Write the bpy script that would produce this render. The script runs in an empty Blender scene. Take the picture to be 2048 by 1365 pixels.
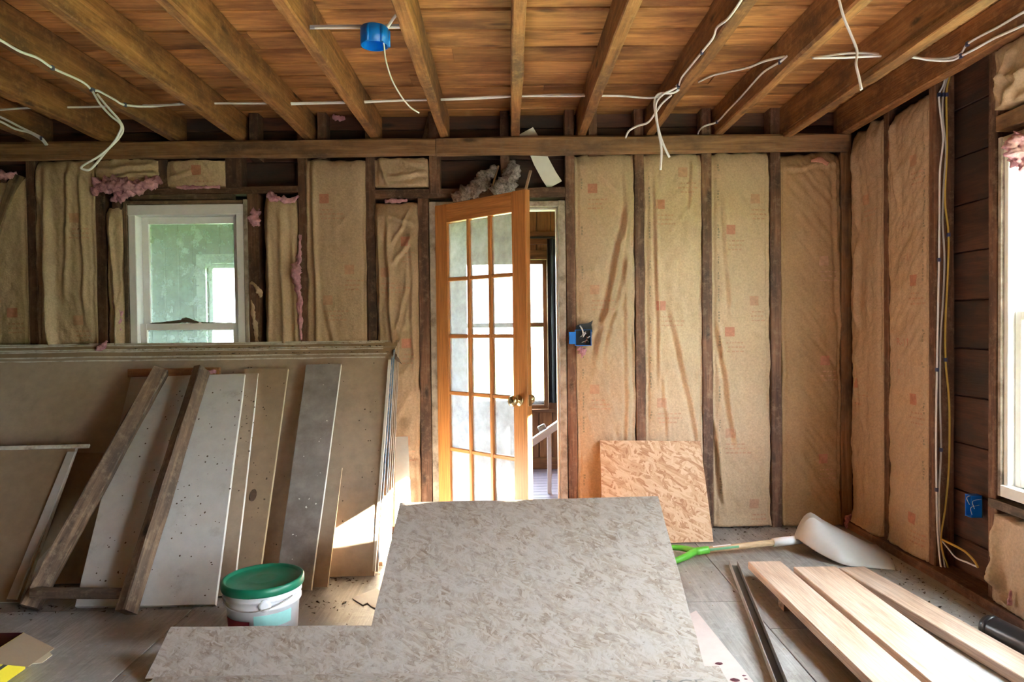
import bpy, bmesh, math, random
from mathutils import Vector, Matrix, noise

# ------------------------------------------------------------------ camera, sky, sun, exposure
SC = bpy.context.scene
COL = SC.collection
FPX = 1380.0
CAM_H = 1.224
cam_data = bpy.data.cameras.new('camera')
cam = bpy.data.objects.new('camera', cam_data)
COL.objects.link(cam)
SC.camera = cam
cam_data.sensor_width = 36.0
cam_data.lens = FPX / 2048.0 * 36.0
cam_data.clip_start = 0.05
cam_data.clip_end = 300
CAM_M = (Matrix.Translation((0, 0, CAM_H)) @ Matrix.Rotation(-0.0065, 4, 'Z')
         @ Matrix.Rotation(math.pi / 2 - 0.0199, 4, 'X') @ Matrix.Rotation(-0.012, 4, 'Z'))
cam.matrix_world = CAM_M

world = bpy.data.worlds.new('overcast_bright_sky')
SC.world = world
world.use_nodes = True
bg = world.node_tree.nodes['Background']
bg.inputs['Color'].default_value = (0.83, 0.92, 1.0, 1)
bg.inputs['Strength'].default_value = 11.0

SUN_D = Vector((-1.0, 0.45, -0.55)).normalized()
sun_data = bpy.data.lights.new('sun', 'SUN')
sun_data.energy = 105.0
sun_data.color = (1.0, 0.9, 0.74)
sun_data.angle = math.radians(0.6)
sun = bpy.data.objects.new('sun', sun_data)
COL.objects.link(sun)
sun.rotation_euler = SUN_D.to_track_quat('-Z', 'Y').to_euler()
sun.location = (8, -3, 5)

SC.view_settings.view_transform = 'Standard'
SC.view_settings.look = 'None'
SC.view_settings.gamma = 1.0
SC.view_settings.exposure = 2.42
SC.view_settings.use_curve_mapping = False
SC.cycles.use_denoising = True
SC.cycles.max_bounces = 10
SC.cycles.diffuse_bounces = 6
SC.cycles.transparent_max_bounces = 16
SC.cycles.sample_clamp_indirect = 8.0
SC.cycles.caustics_reflective = False
SC.cycles.caustics_refractive = False

# ------------------------------------------------------------------ dimensions of the room (metres)
D = 4.12            # room face of the studs of the back wall
XR = 2.05           # room face of the studs of the right wall
XL = -3.45          # left wall
YR = -2.3           # rear wall behind the viewer
JB = 2.352          # underside of the joists
JT = 2.512          # underside of the ceiling boards
CAM_R = CAM_M.to_3x3()
CAM_O = Vector((0, 0, CAM_H))

def P(px, py, X=None, Y=None, Z=None):
    """point of the place seen at that spot of the photograph, at a known wall, depth or height"""
    d = CAM_R @ Vector(((px - 1024.0) / FPX, -(py - 682.5) / FPX, -1.0))
    if X is not None: t = (X - CAM_O.x) / d.x
    elif Y is not None: t = (Y - CAM_O.y) / d.y
    else: t = (Z - CAM_O.z) / d.z
    return CAM_O + d * t

def wx(px, py=620, Y=D): return P(px, py, Y=Y).x
def wz(py, px=1015, Y=D): return P(px, py, Y=Y).z
R = random.Random(7)
def nz(x, y=0.0, z=0.0): return noise.noise(Vector((x, y, z)))

# ------------------------------------------------------------------ materials
MATS = {}
def new_mat(name):
    m = bpy.data.materials.new(name)
    m.use_nodes = True
    nt = m.node_tree
    b = nt.nodes['Principled BSDF']
    MATS[name] = m
    return m, nt, b
def node(nt, typ, **kw):
    n = nt.nodes.new(typ)
    for k, v in kw.items():
        if k in n.inputs: n.inputs[k].default_value = v
        else: setattr(n, k, v)
    return n
def ramp(nt, stops):
    n = nt.nodes.new('ShaderNodeValToRGB')
    e = n.color_ramp.elements
    while len(e) < len(stops): e.new(0.5)
    for i, (p, c) in enumerate(stops):
        e[i].position = p
        e[i].color = (c[0], c[1], c[2], 1)
    return n
def coords(nt, scale=(1, 1, 1), rand=True):
    """object coordinates, shifted per object so that no two pieces share a grain"""
    L = nt.links
    tc = node(nt, 'ShaderNodeTexCoord')
    mp = node(nt, 'ShaderNodeMapping')
    mp.inputs['Scale'].default_value = scale
    L.new(tc.outputs['Object'], mp.inputs['Vector'])
    if rand:
        oi = node(nt, 'ShaderNodeObjectInfo')
        mu = node(nt, 'ShaderNodeMath', operation='MULTIPLY')
        mu.inputs[1].default_value = 37.0
        cb = node(nt, 'ShaderNodeCombineXYZ')
        L.new(oi.outputs['Random'], mu.inputs[0])
        for k in range(3): L.new(mu.outputs[0], cb.inputs[k])
        L.new(cb.outputs[0], mp.inputs['Location'])
    return mp
def mix(nt, a, b, fac, mode='MIX'):
    n = nt.nodes.new('ShaderNodeMix')
    n.data_type = 'RGBA'
    n.blend_type = mode
    for sock, v in ((n.inputs[6], a), (n.inputs[7], b), (n.inputs[0], fac)):
        if hasattr(v, 'is_linked') or hasattr(v, 'links'): nt.links.new(v, sock)
        elif isinstance(v, (int, float)): sock.default_value = v
        else: sock.default_value = (v[0], v[1], v[2], 1)
    return n.outputs[2]
def bump(nt, b, h, strength=0.3, dist=0.01):
    n = node(nt, 'ShaderNodeBump', Strength=strength, Distance=dist)
    nt.links.new(h, n.inputs['Height'])
    nt.links.new(n.outputs[0], b.inputs['Normal'])
def vary(nt, col, lo=0.75, hi=1.2):
    oi = node(nt, 'ShaderNodeObjectInfo')
    mr = node(nt, 'ShaderNodeMapRange')
    mr.inputs[3].default_value = lo
    mr.inputs[4].default_value = hi
    nt.links.new(oi.outputs['Random'], mr.inputs[0])
    return mix(nt, col, mr.outputs[0], 1.0, 'MULTIPLY')

def wood(name, dark, mid, light, rough=0.7, stretch=14.0, knots=True, lo=0.75, hi=1.2, stain=None, bstr=0.35, dust=None):
    """lumber with the grain along local X"""
    m, nt, b = new_mat(name)
    L = nt.links
    mp = coords(nt, (1.1, stretch, stretch))
    n1 = node(nt, 'ShaderNodeTexNoise', Scale=2.2, Detail=8.0, Roughness=0.62, Distortion=0.6)
    L.new(mp.outputs[0], n1.inputs['Vector'])
    mp2 = coords(nt, (2.2, 60, 60))
    n2 = node(nt, 'ShaderNodeTexNoise', Scale=2.0, Detail=4.0, Roughness=0.7)
    L.new(mp2.outputs[0], n2.inputs['Vector'])
    r1 = ramp(nt, [(0.28, dark), (0.5, mid), (0.72, light)])
    L.new(n1.outputs[0], r1.inputs[0])
    r2 = ramp(nt, [(0.3, (0.62, 0.62, 0.62)), (0.7, (1.12, 1.12, 1.12))])
    L.new(n2.outputs[0], r2.inputs[0])
    c = mix(nt, r1.outputs[0], r2.outputs[0], 1.0, 'MULTIPLY')
    if knots:
        mp3 = coords(nt, (2.6, 9, 9))
        v = node(nt, 'ShaderNodeTexVoronoi', Scale=1.0)
        L.new(mp3.outputs[0], v.inputs['Vector'])
        rk = ramp(nt, [(0.06, (1, 1, 1)), (0.17, (0, 0, 0))])
        L.new(v.outputs['Distance'], rk.inputs[0])
        c = mix(nt, c, tuple(x * 0.4 for x in dark), rk.outputs[0])
    if stain:
        mp4 = coords(nt, (1.4, 3.5, 3.5))
        n4 = node(nt, 'ShaderNodeTexNoise', Scale=1.6, Detail=5.0, Roughness=0.65)
        L.new(mp4.outputs[0], n4.inputs['Vector'])
        r4 = ramp(nt, [(0.46, (0, 0, 0)), (0.66, (1, 1, 1))])
        L.new(n4.outputs[0], r4.inputs[0])
        c = mix(nt, c, stain, r4.outputs[0])
    if dust:
        mp5 = coords(nt, (4, 4, 4))
        n5 = node(nt, 'ShaderNodeTexNoise', Scale=6.0, Detail=6.0, Roughness=0.75)
        L.new(mp5.outputs[0], n5.inputs['Vector'])
        r5 = ramp(nt, [(0.5, (0, 0, 0)), (0.75, (0.7, 0.7, 0.7))])
        L.new(n5.outputs[0], r5.inputs[0])
        c = mix(nt, c, dust, r5.outputs[0])
    c = vary(nt, c, lo, hi)
    L.new(c, b.inputs['Base Color'])
    b.inputs['Roughness'].default_value = rough
    bump(nt, b, n2.outputs[0], bstr, 0.004)
    return m

def plain(name, col, rough=0.5, metal=0.0, var=0.12, scale=18.0, bstr=0.1, dirt=None, dirt_lo=0.52, dirt_scale=5.0, lo=1.0, hi=1.0):
    """painted, plastic or paper surface with faint mottling and optional dirt"""
    m, nt, b = new_mat(name)
    L = nt.links
    mp = coords(nt)
    n1 = node(nt, 'ShaderNodeTexNoise', Scale=scale, Detail=6.0, Roughness=0.65)
    L.new(mp.outputs[0], n1.inputs['Vector'])
    r1 = ramp(nt, [(0.3, tuple(x * (1 - var) for x in col)), (0.7, tuple(min(1, x * (1 + var)) for x in col))])
    L.new(n1.outputs[0], r1.inputs[0])
    c = r1.outputs[0]
    if dirt:
        n2 = node(nt, 'ShaderNodeTexNoise', Scale=dirt_scale, Detail=9.0, Roughness=0.7)
        L.new(mp.outputs[0], n2.inputs['Vector'])
        r2 = ramp(nt, [(dirt_lo, (0, 0, 0)), (dirt_lo + 0.2, (0.85, 0.85, 0.85))])
        L.new(n2.outputs[0], r2.inputs[0])
        c = mix(nt, c, dirt, r2.outputs[0])
    if lo != hi: c = vary(nt, c, lo, hi)
    L.new(c, b.inputs['Base Color'])
    b.inputs['Roughness'].default_value = rough
    b.inputs['Metallic'].default_value = metal
    if bstr: bump(nt, b, n1.outputs[0], bstr, 0.003)
    return m

def osb(name, stops, dust=None, speck=None, rough=0.75, strand=(15, 75), layers=5, dust_rng=(0.42, 0.64)):
    """pressed strand board: layers of long flakes, each layer turned its own way"""
    m, nt, b = new_mat(name)
    L = nt.links
    val = None
    for k in range(layers):
        mp = coords(nt)
        dn = node(nt, 'ShaderNodeTexNoise', Scale=9.0, Detail=2.0)
        L.new(mp.outputs[0], dn.inputs['Vector'])
        ad = node(nt, 'ShaderNodeVectorMath', operation='MULTIPLY_ADD')
        ad.inputs[1].default_value = (0.035, 0.035, 0.0)
        L.new(dn.outputs['Color'], ad.inputs[0]); L.new(mp.outputs[0], ad.inputs[2])
        vr = node(nt, 'ShaderNodeVectorRotate', rotation_type='Z_AXIS')
        vr.inputs['Angle'].default_value = 0.35 + k * 2.39996
        L.new(ad.outputs[0], vr.inputs['Vector'])
        sm = node(nt, 'ShaderNodeMapping')
        sm.inputs['Scale'].default_value = (strand[0], strand[1], 1)
        sm.inputs['Location'].default_value = (k * 3.7, k * 1.9, 0)
        L.new(vr.outputs[0], sm.inputs['Vector'])
        v = node(nt, 'ShaderNodeTexVoronoi', Scale=1.0)
        v.voronoi_dimensions = '2D'
        L.new(sm.outputs[0], v.inputs['Vector'])
        sp = node(nt, 'ShaderNodeSeparateColor')
        L.new(v.outputs['Color'], sp.inputs[0])
        # darker towards the edge of each flake, streaked along it
        n1 = node(nt, 'ShaderNodeTexNoise', Scale=2.2, Detail=4.0, Roughness=0.6)
        L.new(sm.outputs[0], n1.inputs['Vector'])
        e = node(nt, 'ShaderNodeMath', operation='MULTIPLY_ADD')
        e.inputs[1].default_value = -0.38
        L.new(v.outputs['Distance'], e.inputs[0]); L.new(sp.outputs[1], e.inputs[2])
        f = node(nt, 'ShaderNodeMath', operation='MULTIPLY_ADD')
        f.inputs[1].default_value = 0.45
        L.new(n1.outputs[0], f.inputs[0]); L.new(e.outputs[0], f.inputs[2])
        if val is None: val = f.outputs[0]
        else:
            st = node(nt, 'ShaderNodeMath', operation='GREATER_THAN')
            st.inputs[1].default_value = 0.6
            L.new(sp.outputs[0], st.inputs[0])
            mx = node(nt, 'ShaderNodeMix')
            L.new(st.outputs[0], mx.inputs[0]); L.new(val, mx.inputs[2]); L.new(f.outputs[0], mx.inputs[3])
            val = mx.outputs[0]
    r = ramp(nt, stops)
    L.new(val, r.inputs[0])
    c = r.outputs[0]
    if dust:
        mp = coords(nt)
        n3 = node(nt, 'ShaderNodeTexNoise', Scale=11.0, Detail=10.0, Roughness=0.76, Distortion=0.8)
        L.new(mp.outputs[0], n3.inputs['Vector'])
        r3 = ramp(nt, [(dust_rng[0], (0, 0, 0)), (dust_rng[1], (0.9, 0.9, 0.9))])
        L.new(n3.outputs[0], r3.inputs[0])
        c = mix(nt, c, dust, r3.outputs[0])
    if speck:
        mp = coords(nt)
        n4 = node(nt, 'ShaderNodeTexNoise', Scale=42.0, Detail=5.0, Roughness=0.7)
        L.new(mp.outputs[0], n4.inputs['Vector'])
        r4 = ramp(nt, [(0.6, (0, 0, 0)), (0.72, (0.75, 0.75, 0.75))])
        L.new(n4.outputs[0], r4.inputs[0])
        c = mix(nt, c, speck, r4.outputs[0])
    L.new(c, b.inputs['Base Color'])
    b.inputs['Roughness'].default_value = rough
    bump(nt, b, val, 0.25, 0.002)
    return m

def glass(name, tint, haze, haze_col, gloss=0.08, streak=(6, 6, 1.2)):
    """old window glass under a film of dust"""
    m, nt, b = new_mat(name)
    L = nt.links
    nt.nodes.remove(b)
    out = nt.nodes['Material Output']
    tr = node(nt, 'ShaderNodeBsdfTransparent')
    tr.inputs[0].default_value = (*tint, 1)
    tl = node(nt, 'ShaderNodeBsdfTranslucent'); tl.inputs[0].default_value = (*haze_col, 1)
    df = node(nt, 'ShaderNodeBsdfDiffuse'); df.inputs[0].default_value = (*haze_col, 1)
    hz = node(nt, 'ShaderNodeMixShader'); hz.inputs[0].default_value = 0.4
    L.new(tl.outputs[0], hz.inputs[1]); L.new(df.outputs[0], hz.inputs[2])
    mp = coords(nt, streak)
    n1 = node(nt, 'ShaderNodeTexNoise', Scale=2.5, Detail=8.0, Roughness=0.7)
    L.new(mp.outputs[0], n1.inputs['Vector'])
    mr = node(nt, 'ShaderNodeMapRange')
    mr.inputs[1].default_value = 0.3; mr.inputs[2].default_value = 0.75
    mr.inputs[3].default_value = haze * 0.6; mr.inputs[4].default_value = min(1, haze * 1.5)
    L.new(n1.outputs[0], mr.inputs[0])
    m1 = node(nt, 'ShaderNodeMixShader')
    L.new(mr.outputs[0], m1.inputs[0]); L.new(tr.outputs[0], m1.inputs[1]); L.new(hz.outputs[0], m1.inputs[2])
    gl = node(nt, 'ShaderNodeBsdfGlossy'); gl.inputs['Roughness'].default_value = 0.06
    m2 = node(nt, 'ShaderNodeMixShader'); m2.inputs[0].default_value = gloss
    L.new(m1.outputs[0], m2.inputs[1]); L.new(gl.outputs[0], m2.inputs[2])
    L.new(m2.outputs[0], out.inputs[0])
    return m

wood('old_joist', (0.13, 0.05, 0.016), (0.32, 0.133, 0.042), (0.48, 0.22, 0.08), stain=(0.115, 0.05, 0.024), lo=0.8, hi=1.15, dust=(0.46, 0.24, 0.1), bstr=0.6)
wood('ceiling_board', (0.25, 0.095, 0.03), (0.55, 0.245, 0.08), (0.72, 0.36, 0.135), stretch=9.0, lo=0.66, hi=1.12, stain=(0.2, 0.075, 0.027))
wood('old_stud', (0.055, 0.023, 0.013), (0.155, 0.068, 0.038), (0.28, 0.14, 0.08), stain=(0.05, 0.024, 0.016), dust=(0.3, 0.2, 0.13), lo=0.7, hi=1.2)
wood('dark_plate', (0.15, 0.07, 0.03), (0.31, 0.155, 0.068), (0.43, 0.235, 0.115), stain=(0.1, 0.052, 0.03), dust=(0.26, 0.165, 0.1), lo=0.85, hi=1.1)
wood('sheathing', (0.026, 0.011, 0.007), (0.082, 0.03, 0.018), (0.15, 0.06, 0.034), stretch=7.0, stain=(0.03, 0.02, 0.018), lo=0.6, hi=1.3)
wood('weathered_timber', (0.055, 0.034, 0.022), (0.19, 0.115, 0.07), (0.38, 0.24, 0.14), stain=(0.075, 0.05, 0.036), dust=(0.36, 0.26, 0.17))
wood('new_pine', (0.45, 0.28, 0.185), (0.6, 0.425, 0.32), (0.68, 0.52, 0.415), rough=0.6, stretch=5.0, knots=False, lo=0.94, hi=1.04, bstr=0.15)
wood('door_wood', (0.5, 0.185, 0.05), (0.6, 0.24, 0.07), (0.68, 0.29, 0.095), rough=0.42, stretch=10.0, knots=False, lo=0.96, hi=1.04, bstr=0.1)
wood('panelling', (0.16, 0.065, 0.022), (0.3, 0.135, 0.046), (0.42, 0.21, 0.08), rough=0.5, stretch=8.0, lo=0.8, hi=1.15, bstr=0.1)
plain('grey_board', (0.33, 0.3, 0.28), 0.85, var=0.3, scale=6, dirt=(0.2, 0.165, 0.15), dirt_lo=0.48, dirt_scale=4)
wood('subfloor', (0.27, 0.24, 0.215), (0.41, 0.385, 0.36), (0.53, 0.51, 0.49), stretch=5.0, knots=False, rough=0.45, stain=(0.34, 0.33, 0.325), dust=(0.55, 0.54, 0.535), lo=0.86, hi=1.06, bstr=0.2)
wood('ply_edge', (0.3, 0.2, 0.11), (0.5, 0.35, 0.2), (0.62, 0.46, 0.28), stretch=40.0, knots=False, lo=1, hi=1)
wood('shovel_shaft', (0.5, 0.3, 0.16), (0.62, 0.41, 0.24), (0.72, 0.52, 0.33), stretch=20, knots=False, lo=1, hi=1, rough=0.5)
plain('drywall_tan', (0.47, 0.37, 0.275), 0.8, var=0.1, dirt=(0.34, 0.27, 0.2), lo=0.92, hi=1.06)
plain('drywall_white', (0.64, 0.635, 0.62), 0.7, var=0.06, dirt=(0.4, 0.38, 0.35), dirt_lo=0.56)
plain('drywall_brown', (0.37, 0.265, 0.17), 0.8, var=0.1, dirt=(0.3, 0.22, 0.15))
plain('gypsum_edge', (0.78, 0.74, 0.68), 0.85, var=0.15, scale=30, dirt=(0.28, 0.21, 0.15), dirt_lo=0.5, dirt_scale=12)
plain('gypsum_clean', (0.85, 0.84, 0.8), 0.8, var=0.05)
plain('blue_tape', (0.16, 0.3, 0.5), 0.6, var=0.2, dirt=(0.6, 0.62, 0.62), dirt_lo=0.45, dirt_scale=22)
plain('white_cable', (0.82, 0.82, 0.88), 0.45, var=0.05, bstr=0)
plain('grey_cable', (0.5, 0.47, 0.48), 0.45, var=0.05, bstr=0)
plain('yellow_cable', (0.62, 0.42, 0.08), 0.45, var=0.05, bstr=0)
plain('staple', (0.06, 0.07, 0.16), 0.45, var=0.05, bstr=0)
plain('blue_plastic', (0.0, 0.17, 0.72), 0.38, var=0.06, bstr=0.03)
plain('dark_inside', (0.02, 0.022, 0.03), 0.7)
plain('white_vinyl', (0.84, 0.82, 0.86), 0.42, var=0.04, dirt=(0.45, 0.4, 0.36), dirt_lo=0.62, dirt_scale=9)
plain('white_paint', (0.78, 0.77, 0.74), 0.5, var=0.05, dirt=(0.45, 0.38, 0.3), dirt_lo=0.62, dirt_scale=9)
plain('old_jamb', (0.4, 0.33, 0.27), 0.75, var=0.2, scale=25, dirt=(0.1, 0.065, 0.045), dirt_lo=0.47, dirt_scale=9)
plain('pink_fibre', (0.55, 0.27, 0.33), 0.95, var=0.35, scale=45, bstr=0.9, dirt=(0.3, 0.1, 0.17), dirt_scale=14)
plain('grey_fibre', (0.34, 0.3, 0.31), 0.95, var=0.75, scale=75, bstr=1.0, dirt=(0.07, 0.055, 0.055), dirt_scale=26)
plain('lid_green', (0.004, 0.16, 0.085), 0.35, var=0.08, dirt=(0.1, 0.24, 0.16), dirt_lo=0.55)
plain('pail_white', (0.74, 0.75, 0.8), 0.4, var=0.03)
plain('pail_print_teal', (0.3, 0.58, 0.56), 0.45, var=0.05)
plain('pail_print_red', (0.32, 0.03, 0.06), 0.45, var=0.05)
plain('shovel_grey', (0.5, 0.485, 0.475), 0.38, var=0.04, bstr=0.03)
plain('grip_green', (0.13, 0.5, 0.05), 0.4, var=0.05, bstr=0.03)
plain('label_white', (0.82, 0.81, 0.84), 0.5, var=0.03)
plain('bar_grey', (0.42, 0.42, 0.56), 0.4, var=0.05)
plain('label_green', (0.1, 0.3, 0.13), 0.5, var=0.1)
plain('galvanised', (0.45, 0.43, 0.42), 0.42, 0.6, var=0.15, dirt=(0.3, 0.17, 0.09), dirt_lo=0.5, dirt_scale=10)
plain('black_rubber', (0.012, 0.013, 0.016), 0.3, var=0.1, bstr=0.02)
plain('box_yellow', (0.7, 0.56, 0.03), 0.5, var=0.04, bstr=0)
plain('box_maroon', (0.09, 0.015, 0.03), 0.5, var=0.1, bstr=0)
plain('card', (0.5, 0.39, 0.26), 0.8, var=0.03, bstr=0)
plain('card_light', (0.62, 0.53, 0.36), 0.8, var=0.03, bstr=0)
plain('ink_red', (0.62, 0.14, 0.04), 0.6, var=0.05, bstr=0)
plain('ink_black', (0.03, 0.03, 0.03), 0.6, bstr=0)
plain('ink_faded', (0.2, 0.19, 0.18), 0.7, bstr=0)
plain('brass', (0.7, 0.58, 0.34), 0.25, 1.0, var=0.06, bstr=0)
plain('curtain', (0.035, 0.04, 0.045), 0.85, var=0.2, bstr=0.1)
plain('porch_floor', (0.2, 0.18, 0.24), 0.42, var=0.12, dirt=(0.15, 0.13, 0.17))
plain('porch_wall', (0.36, 0.37, 0.34), 0.8, var=0.12, dirt=(0.22, 0.22, 0.2))
plain('siding', (0.1, 0.085, 0.075), 0.9)
plain('lawn', (0.1, 0.16, 0.05), 0.95, var=0.35, scale=3)
plain('evergreen', (0.03, 0.06, 0.025), 0.9, var=0.4, scale=5)
plain('bark', (0.07, 0.05, 0.035), 0.95, var=0.3)
plain('roofing', (0.12, 0.11, 0.1), 0.9)
plain('plaster', (0.42, 0.36, 0.29), 0.85, var=0.08)
plain('sawdust', (0.5, 0.38, 0.24), 0.95, var=0.3)
plain('rubble_dark', (0.11, 0.075, 0.05), 0.95, var=0.4)
plain('paper_white', (0.8, 0.79, 0.75), 0.7, var=0.04)
plain('pale_sheet', (0.62, 0.5, 0.47), 0.6, var=0.06, dirt=(0.54, 0.47, 0.45))
osb('osb_fresh', [(0.08, (0.4, 0.2, 0.105)), (0.34, (0.52, 0.31, 0.18)), (0.62, (0.6, 0.385, 0.24)), (0.95, (0.67, 0.46, 0.31))], strand=(16, 80))
osb('osb_dusty', [(0.08, (0.25, 0.19, 0.145)), (0.34, (0.34, 0.272, 0.215)), (0.7, (0.41, 0.34, 0.28)), (0.95, (0.47, 0.415, 0.37))], dust=(0.47, 0.43, 0.4), speck=(0.19, 0.14, 0.105), strand=(24, 105), dust_rng=(0.4, 0.62))
glass('pane_green', (0.8, 0.87, 0.85), 0.26, (0.7, 0.78, 0.76), 0.06, (7, 7, 1.0))
glass('pane_dusty', (0.92, 0.95, 0.97), 0.46, (0.8, 0.87, 0.93), 0.05, (3, 3, 1.2))
glass('pane_clear', (0.95, 0.97, 0.97), 0.04, (0.8, 0.85, 0.85), 0.05)

def kraft(name, col, warm, ink=(0.3, 0.2, 0.12)):
    """brown paper facing: woven-looking, creased, a little translucent"""
    m, nt, b = new_mat(name)
    L = nt.links
    mp = coords(nt)
    n1 = node(nt, 'ShaderNodeTexNoise', Scale=3.0, Detail=6.0, Roughness=0.6)
    L.new(mp.outputs[0], n1.inputs['Vector'])
    n2 = node(nt, 'ShaderNodeTexNoise', Scale=90.0, Detail=4.0, Roughness=0.7)
    L.new(mp.outputs[0], n2.inputs['Vector'])
    n3 = node(nt, 'ShaderNodeTexNoise', Scale=26.0, Detail=4.0, Roughness=0.6, Distortion=0.8)
    L.new(mp.outputs[0], n3.inputs['Vector'])
    r1 = ramp(nt, [(0.3, col), (0.7, warm)])
    L.new(n1.outputs[0], r1.inputs[0])
    r2 = ramp(nt, [(0.25, (0.72, 0.72, 0.72)), (0.75, (1.12, 1.12, 1.12))])
    L.new(n2.outputs[0], r2.inputs[0])
    c = mix(nt, r1.outputs[0], r2.outputs[0], 1.0, 'MULTIPLY')
    c = vary(nt, c, 0.9, 1.06)
    L.new(c, b.inputs['Base Color'])
    b.inputs['Roughness'].default_value = 0.62
    ad = node(nt, 'ShaderNodeMath', operation='ADD')
    L.new(n2.outputs[0], ad.inputs[0]); L.new(n3.outputs[0], ad.inputs[1])
    bump(nt, b, ad.outputs[0], 0.5, 0.005)
kraft('kraft', (0.49, 0.342, 0.222), (0.555, 0.385, 0.243))
kraft('kraft_brown', (0.4, 0.235, 0.115), (0.47, 0.285, 0.145))
plain('kraft_red', (0.47, 0.2, 0.13), 0.7, var=0.2, scale=60)
plain('kraft_red_faint', (0.48, 0.27, 0.17), 0.7, var=0.2, scale=60)
plain('kraft_grey_ink', (0.29, 0.225, 0.15), 0.7, var=0.2, scale=60)

# ------------------------------------------------------------------ building helpers
def M(n): return MATS[n]
def link(name, me, mat=None, parent=None, smooth=False):
    o = bpy.data.objects.new(name, me)
    COL.objects.link(o)
    if mat:
        mats = mat if isinstance(mat, (list, tuple)) else [mat]
        if not me.materials:
            for k in mats: me.materials.append(M(k))
    if smooth: me.shade_smooth()
    if parent: o.parent = parent
    return o
def pymesh(name, verts, faces, mat, parent=None, smooth=False, origin=None):
    """mesh in world coordinates, moved so that its origin is the given point"""
    if origin is None:
        n = len(verts)
        origin = Vector((sum(v[0] for v in verts) / n, sum(v[1] for v in verts) / n, min(v[2] for v in verts)))
    origin = Vector(origin)
    me = bpy.data.meshes.new(name)
    me.from_pydata([(v[0] - origin.x, v[1] - origin.y, v[2] - origin.z) for v in verts], [], faces)
    me.update()
    o = link(name, me, mat, None, smooth)
    o.location = origin
    if parent: attach(o, parent)
    return o
def attach(o, parent):
    """parent keeping the world place (parents here are only moved, or oriented by a basis)"""
    pm = Matrix.LocRotScale(parent.location, parent.rotation_euler, None) if parent.parent is None else \
        (Matrix.LocRotScale(parent.parent.location, parent.parent.rotation_euler, None) @ Matrix.LocRotScale(parent.location, parent.rotation_euler, None))
    w = Matrix.LocRotScale(o.location, o.rotation_euler, None)
    l = pm.inverted() @ w
    o.parent = parent
    o.location = l.to_translation()
    o.rotation_euler = l.to_euler()
    return o
def tag(o, label=None, cat=None, group=None, kind=None):
    if label: o['label'] = label
    if cat: o['category'] = cat
    if group: o['group'] = group
    if kind: o['kind'] = kind
    return o
def empty(name, loc=(0, 0, 0)):
    o = bpy.data.objects.new(name, None)
    o.empty_display_size = 0.1
    COL.objects.link(o)
    o.location = loc
    return o
def struct(name, loc=(0, 0, 0)): return tag(empty(name, loc), kind='structure')
def beam(name, p0, p1, w, h, mat, parent=None, up=(0, 0, 1), seg=1, jit=0.0, ch=0.004, seed=None, bow=0.0):
    """sawn timber from p0 to p1: width w across, height h along up, chamfered edges, grain along local X;
    seg/jit give the uneven edges of old lumber"""
    p0 = Vector(p0); p1 = Vector(p1)
    ax = (p1 - p0); Ln = ax.length; ax.normalize()
    upv = Vector(up); upv = (upv - ax * upv.dot(ax)).normalized()
    side = upv.cross(ax).normalized()
    rot = Matrix((ax, side, upv)).transposed()
    s = seed if seed is not None else R.random() * 100
    prof = [(-w / 2 + ch, -h / 2), (w / 2 - ch, -h / 2), (w / 2, -h / 2 + ch), (w / 2, h / 2 - ch),
            (w / 2 - ch, h / 2), (-w / 2 + ch, h / 2), (-w / 2, h / 2 - ch), (-w / 2, -h / 2 + ch)]
    vs, fs = [], []
    for i in range(seg + 1):
        x = Ln * i / seg
        by = bow * math.sin(math.pi * i / seg)
        for k, (a, c) in enumerate(prof):
            q = k // 2
            ja = jit * nz(x * 2.3 + s, q * 7.1, 1.3); jc = jit * nz(x * 2.3 + s, q * 7.1, 9.7)
            if jit: 
                ja += jit * 0.5 * nz(x * 9 + s, q * 3.3, 4.4); jc += jit * 0.5 * nz(x * 9 + s, q * 3.3, 6.4)
            vs.append((x, a + ja + by, c + jc))
    for i in range(seg):
        for k in range(8):
            a = i * 8 + k; b_ = i * 8 + (k + 1) % 8
            fs.append((a, b_, b_ + 8, a + 8))
    fs.append(tuple(reversed(range(8))))
    fs.append(tuple(range(seg * 8, seg * 8 + 8)))
    me = bpy.data.meshes.new(name)
    me.from_pydata(vs, [], [tuple(reversed(f)) for f in fs])
    me.update()
    bmx = bmesh.new(); bmx.from_mesh(me); bmesh.ops.recalc_face_normals(bmx, faces=bmx.faces); bmx.to_mesh(me); bmx.free()
    o = link(name, me, mat)
    o.location = p0
    o.rotation_euler = rot.to_euler()
    if parent: attach(o, parent)
    return o
def box(name, x0, x1, y0, y1, z0, z1, mat, parent=None, ch=0.003):
    """axis-parallel board, grain along its longest side"""
    dx, dy, dz = abs(x1 - x0), abs(y1 - y0), abs(z1 - z0)
    cx, cy, cz = (x0 + x1) / 2, (y0 + y1) / 2, (z0 + z1) / 2
    ch = min(ch, 0.3 * min(dx, dy, dz))
    if dx >= dy and dx >= dz: return beam(name, (min(x0, x1), cy, cz), (max(x0, x1), cy, cz), dy, dz, mat, parent, ch=ch)
    if dy >= dz: return beam(name, (cx, min(y0, y1), cz), (cx, max(y0, y1), cz), dx, dz, mat, parent, ch=ch)
    return beam(name, (cx, cy, min(z0, z1)), (cx, cy, max(z0, z1)), dx, dy, mat, parent, up=(0, 1, 0), ch=ch)
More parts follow.
